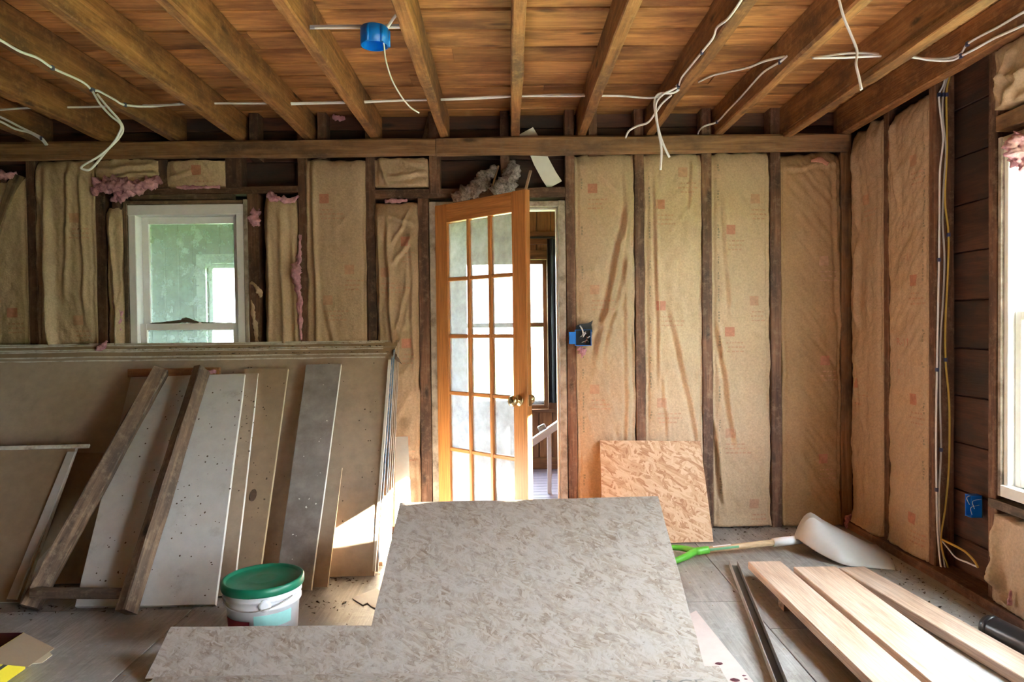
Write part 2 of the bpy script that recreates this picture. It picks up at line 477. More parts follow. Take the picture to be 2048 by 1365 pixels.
def catmull(pts, n=8, closed=False):
    pts = [Vector(p) for p in pts]
    out = []
    m = len(pts)
    rng = m if closed else m - 1
    for i in range(rng):
        p0 = pts[(i - 1) % m] if closed or i else pts[0] * 2 - pts[1]
        p1, p2 = pts[i], pts[(i + 1) % m]
        p3 = pts[(i + 2) % m] if closed or i + 2 < m else pts[-1] * 2 - pts[-2]
        for k in range(n):
            t = k / n
            out.append(0.5 * ((2 * p1) + (p2 - p0) * t + (2 * p0 - 5 * p1 + 4 * p2 - p3) * t * t + (3 * p1 - p0 - 3 * p2 + p3) * t ** 3))
    if not closed: out.append(pts[-1])
    return out
def tube(name, pts, r, mat, parent=None, sides=8, n=8, flat=1.0, caps=True, radii=None, smooth=True):
    """cable or rod along a smooth path; flat < 1 squeezes it like flat house cable"""
    path = catmull(pts, n) if n > 1 else [Vector(p) for p in pts]
    vs, fs = [], []
    prev = None
    for i, p in enumerate(path):
        d = (path[min(i + 1, len(path) - 1)] - path[max(i - 1, 0)])
        if d.length < 1e-9: d = Vector((1, 0, 0))
        d.normalize()
        if prev is None:
            a = Vector((0, 0, 1)) if abs(d.z) < 0.9 else Vector((0, 1, 0))
            prev = (a - d * a.dot(d)).normalized()
        else:
            prev = (prev - d * prev.dot(d)).normalized()
        s = d.cross(prev)
        rr = r if radii is None else radii[min(int(i / max(1, n)), len(radii) - 1)] if n == 1 else (r if radii is None else 
             radii[min(int(i / n), len(radii) - 1)] + (radii[min(int(i / n) + 1, len(radii) - 1)] - radii[min(int(i / n), len(radii) - 1)]) * ((i % n) / n))
        for k in range(sides):
            t = 2 * math.pi * k / sides
            vs.append(p + prev * (rr * math.cos(t)) + s * (rr * flat * math.sin(t)))
    m = len(path)
    for i in range(m - 1):
        for k in range(sides):
            a = i * sides + k; b_ = i * sides + (k + 1) % sides
            fs.append((a, b_, b_ + sides, a + sides))
    if caps:
        fs.append(tuple(reversed(range(sides))))
        fs.append(tuple(range((m - 1) * sides, m * sides)))
    return pymesh(name, vs, fs, mat, parent, smooth)
def lathe(name, prof, center, mat, parent=None, seg=40, axis=Vector((0, 0, 1)), smooth=True, closed=False):
    """turned shape: prof is a list of (radius, height)"""
    axis = Vector(axis).normalized()
    a = Vector((1, 0, 0)) if abs(axis.x) < 0.9 else Vector((0, 1, 0))
    u = (a - axis * a.dot(axis)).normalized(); w = axis.cross(u)
    c = Vector(center)
    vs, fs = [], []
    for (r, h) in prof:
        for k in range(seg):
            t = 2 * math.pi * k / seg
            vs.append(c + axis * h + u * (r * math.cos(t)) + w * (r * math.sin(t)))
    for i in range(len(prof) - 1):
        for k in range(seg):
            a_ = i * seg + k; b_ = i * seg + (k + 1) % seg
            fs.append((a_, b_, b_ + seg, a_ + seg))
    if not closed:
        fs.append(tuple(reversed(range(seg))))
        fs.append(tuple(range((len(prof) - 1) * seg, len(prof) * seg)))
    o = pymesh(name, vs, fs, mat, parent, False)
    if smooth:
        for p in o.data.polygons: p.use_smooth = len(p.vertices) == 4
    return o
def panel(name, bl, br, tr, tl, t, mat, parent=None, edge=None, uneven=0.0, n=1):
    """sheet given by the four corners of its front face and its thickness; edges may have a material of their own.
    The mesh is laid in the sheet's own plane (local X along the bottom, local Y up the sheet)."""
    bl, br, tr, tl = map(Vector, (bl, br, tr, tl))
    ax = (br - bl).normalized()
    ayr = ((tl - bl) + (tr - br)) * 0.5
    nrm = ax.cross(ayr).normalized()          # towards the viewer
    ay = nrm.cross(ax)
    rot = Matrix((ax, ay, nrm)).transposed()
    def loc(p):
        q = rot.transposed() @ (p - bl)
        return (q.x, q.y)
    cs = [loc(p) for p in (bl, br, tr, tl)]
    loop = []
    for i in range(4):
        a, b_ = cs[i], cs[(i + 1) % 4]
        for k in range(n):
            f = k / n
            x = a[0] + (b_[0] - a[0]) * f; y = a[1] + (b_[1] - a[1]) * f
            if k and uneven:
                x += uneven * nz(x * 9 + i, y * 9); y += uneven * nz(x * 9 + i, y * 9, 5)
            loop.append((x, y))
    m = len(loop)
    vs = [(x, y, 0) for x, y in loop] + [(x, y, -t) for x, y in loop]
    fs = [tuple(range(m)), tuple(reversed(range(m, 2 * m)))]
    for k in range(m): fs.append((k, k + m, (k + 1) % m + m, (k + 1) % m))
    me = bpy.data.meshes.new(name)
    me.from_pydata(vs, [], fs)
    me.update()
    me.materials.append(M(mat)); me.materials.append(M(edge or mat))
    for i, p in enumerate(me.polygons): p.material_index = 0 if i < 2 else 1
    o = bpy.data.objects.new(name, me)
    COL.objects.link(o)
    o.location = bl
    low = (rot @ Vector((0, 0, -t))).z
    if bl.z < 0.01 and low < -0.0005: o.location.z += -low - bl.z + 0.0015 + uneven
    o.rotation_euler = rot.to_euler()
    if parent: attach(o, parent)
    return o
_txt = {}
def text_mesh(s, size=1.0):
    """lettering as flat triangles: verts (x, y) and faces, left-aligned"""
    if s in _txt: return _txt[s]
    cu = bpy.data.curves.new('lettering', 'FONT')
    cu.body = s
    cu.size = 1.0
    cu.resolution_u = 3
    to = bpy.data.objects.new('lettering', cu)
    COL.objects.link(to)
    dg = bpy.context.evaluated_depsgraph_get()
    me = bpy.data.meshes.new_from_object(to.evaluated_get(dg))
    vs = [(v.co.x, v.co.y) for v in me.vertices]
    fs = [tuple(p.vertices) for p in me.polygons]
    bpy.data.objects.remove(to); bpy.data.curves.remove(cu); bpy.data.meshes.remove(me)
    _txt[s] = (vs, fs)
    return _txt[s]
def fluff(name, pts, radii, mat, parent=None, seed=0.0, amp=0.85, sides=22, n=11, flat=0.7):
    """torn tuft of glass wool: a lumpy strand with ragged relief"""
    path = catmull(pts, n)
    vs, fs = [], []
    m = len(path)
    for i, p in enumerate(path):
        d = (path[min(i + 1, m - 1)] - path[max(i - 1, 0)]).normalized()
        a = Vector((0, 1, 0)) if abs(d.y) < 0.9 else Vector((0, 0, 1))
        u = (a - d * a.dot(d)).normalized(); s = d.cross(u)
        f = i / n; k0 = min(int(f), len(radii) - 1); k1 = min(k0 + 1, len(radii) - 1)
        rr = radii[k0] + (radii[k1] - radii[k0]) * (f - int(f))
        for k in range(sides):
            t = 2 * math.pi * k / sides
            q = p + u * (math.cos(t) * rr * flat) + s * (math.sin(t) * rr)
            g = 1 + amp * (nz(q.x * 22 + seed, q.y * 22, q.z * 22) * 1.1 + nz(q.x * 60 + seed, q.y * 60, q.z * 60) * 0.9 + nz(q.x * 150 + seed, q.y * 150, q.z * 150) * 0.6)
            vs.append(p + (u * (math.cos(t) * flat) + s * math.sin(t)) * (rr * g))
    for i in range(m - 1):
        for k in range(sides):
            a = i * sides + k; b_ = i * sides + (k + 1) % sides
            fs.append((a, b_, b_ + sides, a + sides))
    fs.append(tuple(reversed(range(sides)))); fs.append(tuple(range((m - 1) * sides, m * sides)))
    return pymesh(name, vs, fs, mat, parent, True)

# ================================================================== THE SETTING
# ---- ground outside
g = pymesh('ground', [(-60, -60, -0.6), (60, -60, -0.6), (60, 60, -0.6), (-60, 60, -0.6)], [(0, 1, 2, 3)], 'lawn')
tag(g, kind='structure')

# ---- floor: plywood sheets
floor = tag(box('floor', XL - 0.2, XR + 0.2, YR - 0.2, D + 0.16, -0.09, -0.021, 'siding'), kind='structure')
xs = [XL - 0.1, -2.62, -1.4, -0.18, 1.04, XR + 0.12]
for i in range(5):
    ys = [YR - 0.1, -0.9, 1.54, 3.02, D + 0.14] if i % 2 else [YR - 0.1, 0.3, 2.74, D + 0.14]
    for j in range(len(ys) - 1):
        o = box('floor_sheet', xs[i] + 0.0015, xs[i + 1] - 0.0015, ys[j] + 0.0015, ys[j + 1] - 0.0015, -0.02, 0.0, 'subfloor', floor, ch=0.002)

# ---- ceiling: joists and the boards that lie across them
ceiling = tag(box('ceiling', XL - 0.2, XR + 0.2, YR - 0.2, D + 0.16, JT + 0.03, JT + 0.06, 'siding'), kind='structure')
y = D + 0.145
k = 0
while y > YR:
    wdt = R.uniform(0.165, 0.2)
    cuts = [XL - 0.1] + sorted(R.uniform(XL + 0.6, XR - 0.4) for _ in range(R.choice((1, 2)))) + [XR + 0.1]
    if k % 3 == 1: cuts = [XL - 0.1, R.uniform(-1.5, 1.2), XR + 0.1]
    for a, b_ in zip(cuts[:-1], cuts[1:]):
        if b_ - a < 0.15: continue
        dz = R.uniform(0, 0.006)
        beam('ceiling_board', (a + 0.001, y - wdt / 2, JT + 0.011 + dz), (b_ - 0.001, y - wdt / 2, JT + 0.011 + dz), wdt - 0.012, 0.024, 'ceiling_board', ceiling,
             seg=10, jit=0.005, ch=0.005)
    y -= wdt
    k += 1
JPX = [-62, 75, 212, 349, 480, 617, 750, 888, 1030, 1163, 1300, 1436, 1568]
JX = [P(p, 280 - 0.012 * (p - 1015), Z=JB).x if False else wx(p, 280, D) for p in JPX]
for i, x in enumerate(JX):
    beam('joist', (x, YR, (JB + JT) / 2), (x, D + 0.1, (JB + JT) / 2), 0.053, JT - JB, 'old_joist', ceiling, seg=30, jit=0.006, ch=0.006)
BX = 1.985
beam('joist', (BX + 0.028, YR, (JB + JT) / 2 - 0.004), (BX + 0.028, D + 0.02, (JB + JT) / 2 - 0.004), 0.056, JT - JB + 0.008, 'old_joist', ceiling, seg=30, jit=0.005, ch=0.006)
# nailing strips under one joist, two lengths meeting
jx = JX[12]
ym = P(1700, 165, Z=JB - 0.03).y
beam('nailing_strip', (jx - 0.008, YR, JB - 0.018), (jx - 0.008, ym, JB - 0.018), 0.062, 0.036, 'old_joist', ceiling, seg=16, jit=0.003, ch=0.004)
beam('nailing_strip', (jx + 0.034, YR, JB + 0.02), (jx + 0.034, ym + 0.5, JB + 0.02), 0.022, 0.05, 'old_joist', ceiling, seg=16, jit=0.003, ch=0.003)
beam('nailing_strip', (jx - 0.004, ym + 0.012, JB - 0.014), (jx + 0.004, D - 0.045, JB - 0.014), 0.05, 0.028, 'old_joist', ceiling, seg=10, jit=0.003, ch=0.004)

# ---- sheathing helper: rows of horizontal boards with openings left free
def row_boards(lo, hi, z0, z1, holes, place, h=0.19, thick=0.018):
    z = z0
    while z < z1 - 0.01:
        zt = min(z + h, z1)
        spans = [(lo, hi)]
        for (a, b_, c, d_) in holes:
            if zt <= c + 0.001 or z >= d_ - 0.001: continue
            nsp = []
            for (s, e) in spans:
                if b_ <= s or a >= e: nsp.append((s, e)); continue
                if a > s + 0.02: nsp.append((s, a))
                if b_ < e - 0.02: nsp.append((b_, e))
            spans = nsp
        for (s, e) in spans:
            cuts = [s]
            if e - s > 2.0: cuts.append(s + (e - s) * R.uniform(0.35, 0.65))
            cuts.append(e)
            for a, b_ in zip(cuts[:-1], cuts[1:]): place(a + 0.001, b_ - 0.001, z + 0.002, zt - 0.003, thick + R.uniform(-0.003, 0.003))
        z = zt

# ---- back wall
wall_back = struct('wall_back')
W1X0, W1X1 = wx(250, 560), wx(498, 560)
W1Z1 = wz(401, 375); W1Z0 = 0.62
DX0, DX1 = wx(861, 700), wx(1134, 700)
DZ1 = wz(402, 1000)
HOLES_B = [(W1X0, W1X1, W1Z0, W1Z1), (DX0, DX1, -0.1, DZ1)]
def put_b(a, b_, z0, z1, t): box('sheathing_board', a, b_, D + 0.1, D + 0.1 + t, z0, z1, 'sheathing', wall_back)
row_boards(XL - 0.1, XR + 0.1, 0.0, 2.62, HOLES_B, put_b, h=0.187)
for (a, b_, z0, z1) in ((XL - 0.2, W1X0, -0.1, 2.62), (W1X0, W1X1, -0.1, W1Z0), (W1X0, W1X1, W1Z1, 2.62), (W1X1, DX0, -0.1, 2.62), (DX0, DX1, DZ1, 2.62), (DX1, XR + 0.2, -0.1, 2.62)):
    box('outer_skin', a, b_, D + 0.124, D + 0.15, z0, z1, 'siding', wall_back)
def stud_b(px0, px1, z0=0.0, z1=JT, y0=None, dep=0.097, mat='old_stud', jit=0.003):
    a, b_ = wx(px0), wx(px1)
    yy = D if y0 is None else y0
    return beam('stud', ((a + b_) / 2, yy + dep / 2, z0), ((a + b_) / 2, yy + dep / 2, z1), b_ - a, dep, mat, wall_back, up=(0, 1, 0), seg=14, jit=jit, ch=0.004)
HB = wz(316, 700)      # underside of the ledger plate
HZ = wz(386, 940)      # middle of the door header
for (a, b_) in ((-122, -104), (58, 76), (195, 214), (600, 618), (735, 753), (1133, 1152), (1271, 1290), (1405, 1425), (1542, 1563)):
    stud_b(a, b_)
stud_b(838, 860, 0, HZ - 0.03)
stud_b(498, 520, 0, wz(388, 520))
stud_b(228, 247, 0, wz(388, 240))
stud_b(1683, 1704, 0, JT, mat='dark_plate')
stud_b(322, 341, wz(376, 330), HB); stud_b(456, 488, wz(376, 470), HB + 0.1)
stud_b(862, 884, HZ, JT); stud_b(1004, 1022, HZ, JT, y0=D + 0.004)
for p in (505, 640, 1180): stud_b(p, p + 18, HB, JT)
# ledger plate under the joist ends, in two lengths, and the headers
ZP = (wz(283, 500) + HB) / 2; HP = wz(283, 500) - HB
xj = wx(873, 300)
beam('ledger_plate', (XL - 0.05, D - 0.022, ZP), (xj - 0.002, D - 0.022, ZP), 0.042, HP, 'dark_plate', wall_back, seg=30, jit=0.006, ch=0.012)
beam('ledger_plate', (xj + 0.002, D - 0.022, ZP + 0.003), (wx(1692, 290), D - 0.022, ZP + 0.003), 0.042, HP + 0.006, 'dark_plate', wall_back, seg=26, jit=0.007, ch=0.012)
beam('window_header', (wx(214), D + 0.05, wz(383, 450)), (wx(600), D + 0.05, wz(379, 450)), 0.09, 0.042, 'old_stud', wall_back, seg=14, jit=0.004)
beam('header_block', (wx(262, 393), D + 0.02, wz(394, 360)), (wx(466, 393), D + 0.02, wz(394, 360)), 0.05, 0.03, 'weathered_timber', wall_back, seg=8, jit=0.003)
beam('door_header', (wx(753), D + 0.05, HZ), (wx(1133), D + 0.05, HZ), 0.092, 0.058, 'old_stud', wall_back, seg=14, jit=0.005)
beam('sill_plate', (XL, D + 0.03, 0.022), (DX0 - 0.02, D + 0.03, 0.022), 0.13, 0.044, 'old_stud', wall_back, seg=14, jit=0.004)
beam('sill_plate', (DX1 + 0.03, D + 0.062, 0.022), (XR, D + 0.062, 0.022), 0.07, 0.044, 'old_stud', wall_back, seg=14, jit=0.004)
# diagonal brace let into the far left bay
beam('diagonal_brace', P(-60, 640, Y=D + 0.03), P(42, 352, Y=D + 0.03), 0.05, 0.1, 'weathered_timber', wall_back, up=(0, 1, 0), seg=8, jit=0.004)
beam('diagonal_brace', P(-70, 560, Y=D + 0.05), P(20, 352, Y=D + 0.05), 0.05, 0.08, 'old_stud', wall_back, up=(0, 1, 0), seg=8, jit=0.004)
# splinters of lath left in the cavity above the ledger
beam('lath_stub', P(850, 281, Y=D + 0.06), P(861, 236, Y=D + 0.08), 0.012, 0.035, 'weathered_timber', wall_back, up=(1, 0, 0), seg=4, jit=0.002)
beam('lath_stub', P(1128, 345, Y=D + 0.05), P(1143, 308, Y=D + 0.05), 0.006, 0.008, 'weathered_timber', wall_back, up=(1, 0, 0))

# ---- right wall
wall_right = struct('wall_right')
def ry(px, py=650): return P(px, py, X=XR).y
YS = [ry(1772), ry(1863), ry(1984)]
W2Y1 = ry(2003); W2Y0 = W2Y1 - 0.93
W2Z1 = P(2010, 283, X=XR).z; W2Z0 = P(2010, 985, X=XR).z
W5Y0, W5Y1, W5Z0, W5Z1 = -0.35, 0.7, 0.12, 1.12
HOLES_R = [(W2Y0, W2Y1, W2Z0, W2Z1), (W5Y0, W5Y1, W5Z0, W5Z1)]
def put_r(a, b_, z0, z1, t): box('sheathing_board', XR + 0.1, XR + 0.1 + t, a, b_, z0, z1, 'sheathing', wall_right)
row_boards(YR, D + 0.1, -0.03, 2.62, HOLES_R, put_r, h=0.226)
for (a, b_, z0, z1) in ((YR - 0.2, W5Y0, -0.1, 2.62), (W5Y0, W5Y1, -0.1, W5Z0), (W5Y0, W5Y1, W5Z1, 2.62), (W5Y1, W2Y0, -0.1, 2.62), (W2Y0, W2Y1, -0.1, W2Z0), (W2Y0, W2Y1, W2Z1, 2.62), (W2Y1, D + 0.2, -0.1, 2.62)):
    box('outer_skin', XR + 0.124, XR + 0.15, a, b_, z0, z1, 'siding', wall_right)
def stud_r(yc, w=0.045, z0=0.0, z1=JT, dep=0.097, mat='old_stud', x0=None):
    xx = XR if x0 is None else x0
    return beam('stud', (xx + dep / 2, yc, z0), (xx + dep / 2, yc, z1), dep, w, mat, wall_right, up=(0, 1, 0), seg=14, jit=0.003, ch=0.004)
stud_r(YS[0]); stud_r(YS[1], 0.048); stud_r(YS[2], 0.05)
stud_r(W2Y0 - 0.03); stud_r(W2Y0 - 0.45); stud_r(W2Y0 - 0.86)
for yy in (0.75, -0.4, -0.95, -1.4, -1.8, -2.2): stud_r(yy)
for (a, b_, z0, z1) in ((YR, W5Y0, 0, JB), (W5Y0, W5Y1, 0, W5Z0), (W5Y0, W5Y1, W5Z1, JB), (W5Y1, 0.9, 0, JB)): box('drywall_lining', XR - 0.012, XR - 0.001, a, b_, z0, z1, 'plaster', wall_right)
beam('window_header', (XR + 0.05, W2Y0 - 0.1, W2Z1 + 0.085), (XR + 0.05, YS[2] - 0.02, W2Z1 + 0.085), 0.1, 0.07, 'dark_plate', wall_right, seg=10, jit=0.005)
beam('window_sill', (XR + 0.035, W2Y0 - 0.05, W2Z0 - 0.06), (XR + 0.035, YS[2] + 0.0, W2Z0 - 0.06), 0.1, 0.045, 'weathered_timber', wall_right, seg=10, jit=0.005)
beam('sill_plate', (XR + 0.03, YR, 0.022), (XR + 0.03, D, 0.022), 0.13, 0.05, 'old_stud', wall_right, seg=30, jit=0.006)

# ---- left and rear walls (out of frame), 
wall_left = tag(box('wall_left', XL - 0.1, XL, YR - 0.1, D + 0.1, 0, JT, 'sheathing'), kind='structure')
wall_rear = tag(box('wall_rear', XL - 0.1, XR + 0.1, YR - 0.12, YR, 0, JT, 'plaster'), kind='structure')

# ---- windows
def sash(name, root, a, b_, z0, z1, c0, c1, rail, mat, pane_mat, along='x', bottom=None):
    """sash frame of four members in one mesh, and its pane"""
    def bx(p0, p1, q0, q1, n_):
        if along == 'x': return box(n_, p0, p1, c0, c1, q0, q1, mat)
        return box(n_, c0, c1, p0, p1, q0, q1, mat)
    bo = rail if bottom is None else bottom
    e = empty(name)
    e.parent = root
    for (p0, p1, q0, q1, n_) in ((a, a + rail, z0, z1, 'stile'), (b_ - rail, b_, z0, z1, 'stile'), (a + rail, b_ - rail, z1 - rail, z1, 'rail'), (a + rail, b_ - rail, z0, z0 + bo, 'rail')):
        o = bx(p0, p1, q0, q1, n_); o.parent = e
    cm = (c0 + c1) / 2
    if along == 'x': o = box('pane', a + rail - 0.004, b_ - rail + 0.004, cm - 0.002, cm + 0.002, z0 + bo - 0.004, z1 - rail + 0.004, pane_mat)
    else: o = box('pane', cm - 0.002, cm + 0.002, a + rail - 0.004, b_ - rail + 0.004, z0 + bo - 0.004, z1 - rail + 0.004, pane_mat)
    o.parent = e
    return e
# window_1: white double-hung unit in the back wall
window_1 = struct('window_1')
fx0, fx1 = wx(259, 560), wx(490, 560)
fz1 = wz(409, 375); MR = wz(652, 375)
box('rough_jamb', W1X0 + 0.002, fx0, D - 0.012, D + 0.12, W1Z0, W1Z1, 'weathered_timber', window_1)
box('rough_jamb', fx1, W1X1 - 0.002, D - 0.012, D + 0.12, W1Z0, W1Z1, 'old_jamb', window_1)
box('rough_head', fx0, fx1, D - 0.016, D + 0.12, fz1, W1Z1 - 0.002, 'weathered_timber', window_1)
box('frame_head', fx0, fx1, D - 0.006, D + 0.11, fz1 - 0.062, fz1 - 0.001, 'white_vinyl', window_1)
box('frame_side', fx0 + 0.001, fx0 + 0.045, D - 0.006, D + 0.11, W1Z0 + 0.03, fz1 - 0.063, 'white_vinyl', window_1)
box('frame_side', fx1 - 0.045, fx1 - 0.001, D - 0.006, D + 0.11, W1Z0 + 0.03, fz1 - 0.063, 'white_vinyl', window_1)
box('frame_sill', fx0, fx1, D - 0.006, D + 0.11, W1Z0, W1Z0 + 0.03, 'white_vinyl', window_1)
sash('upper_sash', window_1, fx0 + 0.046, fx1 - 0.046, MR - 0.03, fz1 - 0.064, D + 0.062, D + 0.094, 0.042, 'white_vinyl', 'pane_green')
sash('lower_sash', window_1, fx0 + 0.046, fx1 - 0.046, W1Z0 + 0.031, MR + 0.015, D + 0.022, D + 0.056, 0.04, 'white_vinyl', 'pane_green')
for px in (400, 430):
    lathe('sash_latch', [(0.006, 0), (0.01, 0.004), (0.004, 0.012)], P(px, 648, Y=D + 0.03), 'white_vinyl', window_1, seg=10)
tuft = fluff('dirt_crust', [P(300, 648, Y=D + 0.03), P(350, 645, Y=D + 0.034), P(375, 641, Y=D + 0.036), P(400, 646, Y=D + 0.034), P(465, 647, Y=D + 0.03)], [0.004, 0.007, 0.012, 0.005, 0.004], 'rubble_dark', window_1, seed=3)
# window_2: white double-hung unit in the right wall
window_2 = struct('window_2')
f0, f1 = W2Y0 + 0.01, W2Y1 - 0.012
MR2 = P(2020, 632, X=XR).z
box('rough_jamb', XR - 0.01, XR + 0.13, f1, W2Y1 + 0.01, W2Z0 - 0.02, W2Z1 + 0.02, 'old_jamb', window_2)
box('rough_jamb', XR - 0.01, XR + 0.13, W2Y0 - 0.01, f0, W2Z0 - 0.02, W2Z1 + 0.02, 'old_jamb', window_2)
box('rough_head', XR - 0.005, XR + 0.13, f0, f1, W2Z1 - 0.005, W2Z1 + 0.02, 'old_jamb', window_2)
box('frame_head', XR + 0.0, XR + 0.12, f0, f1, W2Z1 - 0.062, W2Z1 - 0.006, 'white_paint', window_2)
box('frame_side', XR + 0.0, XR + 0.12, f1 - 0.028, f1 - 0.001, W2Z0 + 0.03, W2Z1 - 0.063, 'white_paint', window_2)
box('frame_side', XR + 0.0, XR + 0.12, f0 + 0.001, f0 + 0.028, W2Z0 + 0.03, W2Z1 - 0.063, 'white_paint', window_2)
box('frame_sill', XR - 0.012, XR + 0.12, f0, f1, W2Z0 - 0.02, W2Z0 + 0.029, 'white_paint', window_2)
sash('upper_sash', window_2, f0 + 0.029, f1 - 0.029, MR2 - 0.02, W2Z1 - 0.064, XR + 0.066, XR + 0.1, 0.034, 'white_paint', 'pane_clear', along='y')
sash('lower_sash', window_2, f0 + 0.029, f1 - 0.029, W2Z0 + 0.031, MR2 + 0.018, XR + 0.026, XR + 0.06, 0.036, 'white_paint', 'pane_clear', along='y')

# added_window_5: added behind the viewer, bounces sun off the floor to the ceiling
added_window_5 = struct('added_window_5')
for (a, b_, z0, z1, n_) in ((W5Y0, W5Y0 + 0.06, W5Z0, W5Z1, 'frame_side'), (W5Y1 - 0.06, W5Y1, W5Z0, W5Z1, 'frame_side'), (W5Y0 + 0.06, W5Y1 - 0.06, W5Z1 - 0.06, W5Z1, 'frame_head'), (W5Y0 + 0.06, W5Y1 - 0.06, W5Z0, W5Z0 + 0.05, 'frame_sill'), (0.15, 0.19, W5Z0 + 0.05, W5Z1 - 0.06, 'mullion')):
    box(n_, XR - 0.01, XR + 0.13, a, b_, z0, z1, 'white_paint', added_window_5)

# ---- porch beyond the back wall, seen through the doorway and window_1
YF = 5.93
PX0, PX1 = -3.75, 1.75
PZ = 2.28
floor_far = struct('floor_porch')
box('porch_slab', PX0, PX1, D + 0.16, YF + 0.1, -0.08, -0.016, 'siding', floor_far)
yy = D + 0.165
while yy < YF:
    box('floor_plank', PX0, PX1, yy, yy + 0.088, -0.015, 0.0, 'porch_floor', floor_far)
    yy += 0.09
W3 = (P(925, 600, Y=YF).x, P(1094, 600, Y=YF).x, P(1080, 802, Y=YF).z, P(1080, 520, Y=YF).z)
W4 = (P(415, 600, Y=YF).x, P(415, 600, Y=YF).x + 0.7, P(440, 800, Y=YF).z, P(440, 528, Y=YF).z)
wall_far = struct('wall_far')
xb = PX0
while xb < PX1:
    x1 = xb + 0.118
    mat = 'porch_wall' if xb < -1.3 else 'panelling'
    segs = [(0.0, PZ)]
    for (a, b_, z0, z1) in (W3, W4):
        if b_ > xb and a < x1: segs = [(0.0, z0 - 0.06), (z1 + 0.06, PZ)]
    for (z0, z1) in segs: box('wall_board', xb + 0.002, x1 - 0.002, YF, YF + 0.018, z0, z1, mat, wall_far, ch=0.006)
    xb = x1
for (a, b_, z0, z1) in ((PX0, W4[0], -0.1, PZ + .1), (W4[0], W4[1], -0.1, W4[2]), (W4[0], W4[1], W4[3], PZ + .1), (W4[1], W3[0], -0.1, PZ + .1), (W3[0], W3[1], -0.1, W3[2]), (W3[0], W3[1], W3[3], PZ + .1), (W3[1], PX1, -0.1, PZ + .1)):
    box('outer_skin', a, b_, YF + 0.02, YF + 0.06, z0, z1, 'siding', wall_far)
zc = P(1085, 476, Y=YF - 0.02).z
box('picture_rail', -1.25, PX1, YF - 0.025, YF, zc - 0.055, zc + 0.055, 'panelling', wall_far)
box('crown_trim', -1.25, PX1, YF - 0.03, YF, PZ - 0.05, PZ, 'panelling', wall_far)
box('skirting', -1.25, PX1, YF - 0.02, YF, 0, 0.1, 'panelling', wall_far)
tag(box('wall_porch_end', PX0 - 0.08, PX0, D + 0.15, YF + 0.06, -0.1, PZ + 0.1, 'porch_wall'), kind='structure')
wps = struct('wall_porch_side')
for (y0, y1, z0, z1) in ((D + 0.15, 5.25, -0.1, PZ + 0.1), (5.25, 5.75, -0.1, 1.25), (5.25, 5.75, 1.95, PZ + 0.1), (5.75, YF + 0.06, -0.1, PZ + 0.1)):
    box('wall_panel', PX1, PX1 + 0.08, y0, y1, z0, z1, 'panelling', wps)
added_window_6 = struct('added_window_6')  # unseen side window, added to brighten the porch and the door panes
for (y0, y1, z0, z1, n_) in ((5.25, 5.3, 1.25, 1.95, 'frame_side'), (5.7, 5.75, 1.25, 1.95, 'frame_side'), (5.3, 5.7, 1.9, 1.95, 'frame_head'), (5.3, 5.7, 1.25, 1.3, 'frame_sill'), (5.3, 5.7, 1.6, 1.63, 'meeting_rail')):
    box(n_, PX1 + 0.01, PX1 + 0.07, y0, y1, z0, z1, 'white_paint', added_window_6)
ceiling_far = tag(box('ceiling_porch', PX0 - 0.1, PX1 + 0.1, D + 0.155, YF + 0.1, PZ + 0.02, PZ + 0.08, 'siding'), kind='structure')
yy = D + 0.16
while yy < YF:
    box('ceiling_plank', PX0, PX1, yy + 0.001, yy + 0.119, PZ, PZ + 0.018, 'panelling', ceiling_far, ch=0.005)
    yy += 0.12
for nm, (a, b_, z0, z1) in (('window_3', W3), ('window_4', W4)):
    w = struct(nm)
    mt = 'panelling' if nm == 'window_3' else 'white_paint'
    for (p0, p1, q0, q1, n_) in ((a - 0.08, a, z0 - 0.07, z1 + 0.08, 'casing'), (b_, b_ + 0.08, z0 - 0.07, z1 + 0.08, 'casing'), (a, b_, z1, z1 + 0.08, 'casing'), (a - 0.08, b_ + 0.08, z0 - 0.1, z0 - 0.07, 'window_stool')):
        box(n_, p0, p1, YF - 0.03, YF - 0.001, q0, q1, mt, w)
    zm = z0 + (z1 - z0) * 0.54
    sash('upper_sash', w, a, b_, zm - 0.02, z1, YF + 0.03, YF + 0.055, 0.035, mt, 'pane_clear')
    sash('lower_sash', w, a, b_, z0 - 0.07, zm + 0.02, YF + 0.002, YF + 0.027, 0.035, mt, 'pane_clear')

# ---- door frame and the glazed door standing ajar
trim_1 = struct('trim_1')
jl0, jl1 = DX0 + 0.004, wx(876, 700)
jr0, jr1 = wx(1119, 700), DX1 - 0.004
zj = DZ1 - 0.004
for (a, b_, n_) in ((jl0, jl1, 'side_jamb'), (jr0, jr1, 'side_jamb')):
    beam(n_, ((a + b_) / 2, D + 0.06, 0), ((a + b_) / 2, D + 0.06, zj), b_ - a, 0.15, 'old_jamb', trim_1, up=(0, 1, 0), seg=14, jit=0.002)
beam('head_jamb', (jl1, D + 0.06, zj - 0.016), (jr0, D + 0.06, zj - 0.016), 0.15, 0.032, 'old_jamb', trim_1, seg=6, jit=0.002)
box('door_stop', jr0 - 0.012, jr0, D + 0.05, D + 0.1, 0, zj - 0.034, 'white_paint', trim_1)
box('door_stop', jl1, jl1 + 0.012, D + 0.05, D + 0.1, 0, zj - 0.034, 'white_paint', trim_1)
box('door_stop', jl1 + 0.012, jr0 - 0.012, D + 0.05, D + 0.1, zj - 0.046, zj - 0.034, 'white_paint', trim_1)
box('threshold', jl1, jr0, D - 0.02, D + 0.17, 0.001, 0.016, 'weathered_timber', trim_1)

